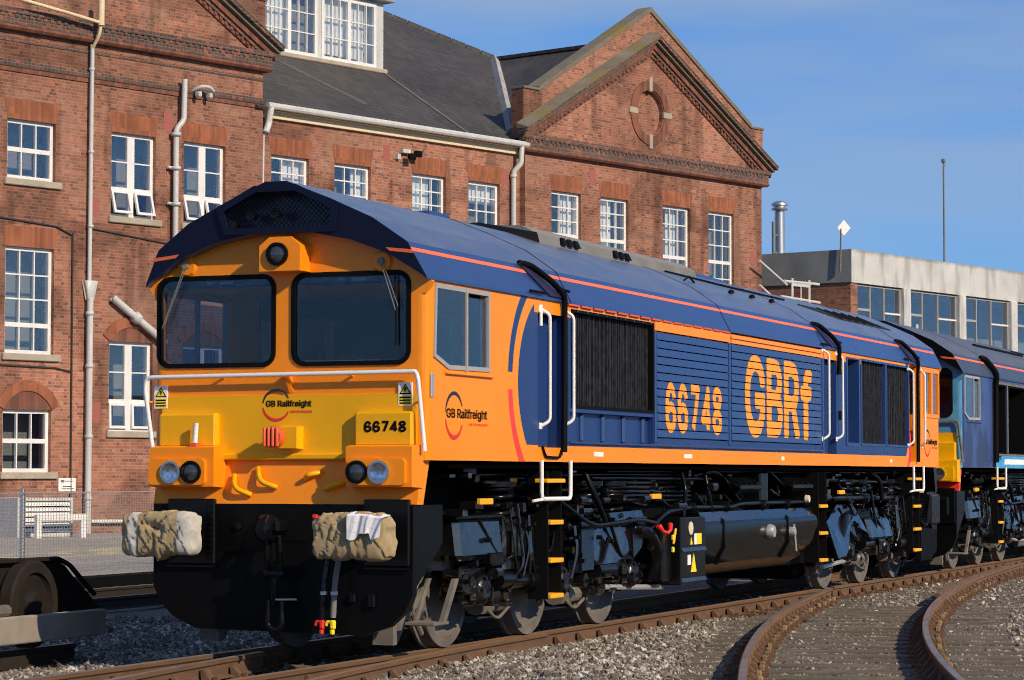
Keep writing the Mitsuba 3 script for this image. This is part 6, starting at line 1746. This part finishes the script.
def wrap_mesh(yc, seed):
    m = trimesh.creation.box((0.27, 0.70, 0.345))
    for _ in range(5):
        m = m.subdivide()
    v = np.asarray(m.vertices).copy()
    # round the box
    h = np.array([0.135, 0.35, 0.1725])
    rr = 0.075
    q = np.clip(v, -(h - rr), h - rr)
    d = v - q
    n = np.linalg.norm(d, axis=1, keepdims=True)
    d = np.where(n > 1e-9, d / np.maximum(n, 1e-9) * np.minimum(n, rr), d)
    d = d / np.maximum(np.linalg.norm(d, axis=1, keepdims=True), 1e-9) * rr * (np.linalg.norm(d, axis=1, keepdims=True) > 1e-6)
    v = q + d
    # creased paper: long folds running over the front, some slanting, edges gathered and sagging
    dirn = v - np.array([0, 1, 0]) * v[:, 1:2]
    dirn = dirn / np.maximum(np.linalg.norm(dirn, axis=1, keepdims=True), 1e-6)

    def ridge(fx, fy, fz, sk, sd_):
        nn = meshkit.noise(np.stack([v[:, 1] * fx + v[:, 2] * sk, v[:, 2] * fy, v[:, 0] * fz], -1) + sd_ * 1.7, sd_)
        return 1 - np.abs(nn * 2 - 1)
    rj = np.random.default_rng(seed)
    d1 = 0.020 * (meshkit.noise(v * np.array([4.0, 5.0, 4.0]) + seed, seed + 1) - 0.5) - 0.012 * np.clip(np.abs(v[:, 1]) - 0.24, 0, 1) / 0.11
    fold = np.zeros(len(v))
    for q in range(26):
        ya, sl, wd, am = rj.uniform(-0.36, 0.36), rj.normal(0, 0.45), rj.uniform(0.008, 0.018), rj.uniform(0.006, 0.015)
        zc, zl = rj.uniform(-0.12, 0.12), rj.uniform(0.10, 0.30)
        w_ = v[:, 1] - ya - sl * v[:, 2] - 0.012 * np.sin(v[:, 2] * 23 + q)
        u_ = w_ / wd
        fold += am * (np.exp(-u_ ** 2) - 0.8 * np.exp(-(u_ - 1.7) ** 2)) * np.exp(-((v[:, 2] - zc) / zl) ** 4)
    d1 = d1 + fold
    # gathered lower edge, hanging a little
    v[:, 2] -= np.clip(-0.10 - v[:, 2], 0, 1) * (0.35 + 0.5 * meshkit.noise(np.stack([v[:, 1] * 9, v[:, 0] * 3, v[:, 1] * 0], -1) + seed, seed + 4))
    hole = np.exp(-(((v[:, 1] - 0.02) / 0.09) ** 2 + ((v[:, 2] - 0.05 - v[:, 1] * 0.5) / 0.035) ** 2)) * (v[:, 0] < -0.05)
    v = v + dirn * (d1[:, None] - 0.004) - dirn * hole[:, None] * 0.05
    v[:, 2] += 0.008 * np.sin(v[:, 1] * 9 + seed)
    en = np.clip((np.abs(v[:, 1]) - 0.27) / 0.08, 0, 1)
    v[:, 1] += (meshkit.noise(v * 11 + 1.7, seed + 9) - 0.5) * 0.04 * en
    v[:, 2] -= en * 0.035 * meshkit.noise(v * 11 + 4, seed + 2)
    v += np.array([-0.60, yc, 1.075])
    return trimesh.Trimesh(v, m.faces, process=False)


k = thing('buffer_wrap', 'crumpled tan paper wrap taped round the left front buffer', 'wrapping')
put(k, wrap_mesh(0.89, 3), 'm_wrap', True)
k = thing('buffer_wrap', 'crumpled tan paper wrap under a striped rag on the right front buffer', 'wrapping')
put(k, wrap_mesh(-0.92, 8), 'm_wrap', True)
part(k, 'red_tag', cb(-0.74, -0.70, -0.64, -0.60, 1.20, 1.235, 0.006), 'm_red')
# the rag: a folded sheet over the wrap's front upper edge
k = thing('rag', 'white and blue striped rag draped over the right buffer wrap', 'cloth')
U, Vv = np.meshgrid(np.linspace(0, 1, 40), np.linspace(0, 1, 40), indexing='ij')
yy_ = -0.935 - 0.32 * U - 0.03 * Vv * np.sin(U * 5)
zz_ = 1.262 - 0.03 * U - Vv * (0.185 + 0.025 * np.sin(U * 8.5 + 1) + 0.05 * np.clip(0.35 - U, 0, 1) + 0.012 * np.sin(U * 19))
xx_ = -0.768 - 0.010 * np.sin(U * 13 + Vv * 2.5) - 0.005 * np.sin(U * 31 + Vv * 6) - 0.01 * Vv
top = Vv < 0.12
xx_ = np.where(top, xx_ + (0.12 - Vv) * 1.3, xx_)
n_ = 40
a_ = (np.arange(n_ - 1)[:, None] * n_ + np.arange(n_ - 1)[None]).ravel()
vv = np.c_[xx_.ravel(), yy_.ravel(), zz_.ravel()]
ff = np.vstack([np.c_[a_, a_ + n_, a_ + n_ + 1], np.c_[a_, a_ + n_ + 1, a_ + 1]])
back = vv + np.array([0.006, 0, -0.002])
put(k, trimesh.Trimesh(np.vstack([vv, back]), np.vstack([ff, ff[:, ::-1] + len(vv)]), process=False), 'm_cloth', True)

# ---------------------------------------------------------------- low wagon in the left foreground, mostly in shade
W = thing('wagon', 'dark low wagon with a small wheel and a timber beam in the shade at left', 'wagon')
WX = 0.08
part(W, 'side_plate', ex_y([(-3.5, 0.30), (1.58, 0.22), (1.28, 0.43), (1.01, 0.60), (0.84, 0.72), (0.66, 0.78), (-3.5, 0.80)], 2.72, 2.78), 'm_wagon', label='dark side plate with a sloping end')
part(W, 'top_edge', tube([(-3.5, 2.66, 0.80), (0.62, 2.66, 0.79), (0.82, 2.66, 0.73), (1.0, 2.66, 0.61), (1.27, 2.66, 0.44)], 0.025, 6, 0.05), 'm_wagon')
for wx in (WX, -2.0):
    w = num(W + '__wheel')
    put(w, lathe([(0, -0.02), (0.27, -0.02), (0.29, -0.06), (0.37, -0.06), (0.39, -0.04), (0.39, 0.07), (0.0, 0.07)], 'y', (wx, 2.62, 0.40), 40), 'm_wagon', 35)
    part(w, 'tyre', lathe([(0.285, -0.062), (0.375, -0.064), (0.393, -0.042), (0.393, 0.06), (0.38, 0.06)], 'y', (wx, 2.62, 0.40), 40), 'm_tyre', 35)
    part(w, 'hub', lathe([(0, -0.08), (0.08, -0.08), (0.12, -0.05), (0.13, -0.02), (0.0, -0.02)], 'y', (wx, 2.62, 0.40), 24), 'm_wagon', 35)
    part(w, 'axle', cyl((wx, 2.6, 0.40), (wx, 4.2, 0.40), 0.08, 12), 'm_wagon')
    put(num(W + '__wheel'), lathe([(0, -0.06), (0.39, -0.06), (0.39, 0.07), (0.0, 0.07)], 'y', (wx, 4.2, 0.40), 40), 'm_wagon', 35)
part(W, 'beam', cb(-3.4, 1.07, 2.41, 2.51, 0.075, 0.315, 0.012), 'm_beam', label='timber beam along the wheels, partly sunlit')
part(W, 'beam_bracket', bx(0.92, 1.02, 2.51, 2.74, 0.1, 0.30), 'm_wagon')
part(W, 'fitting', cb(-1.1, -0.42, 2.47, 2.58, 0.32, 0.42, 0.03), 'm_dusty')
part(W, 'deck', bx(-3.5, 0.9, 2.80, 4.2, 0.55, 0.78), 'm_wagon')
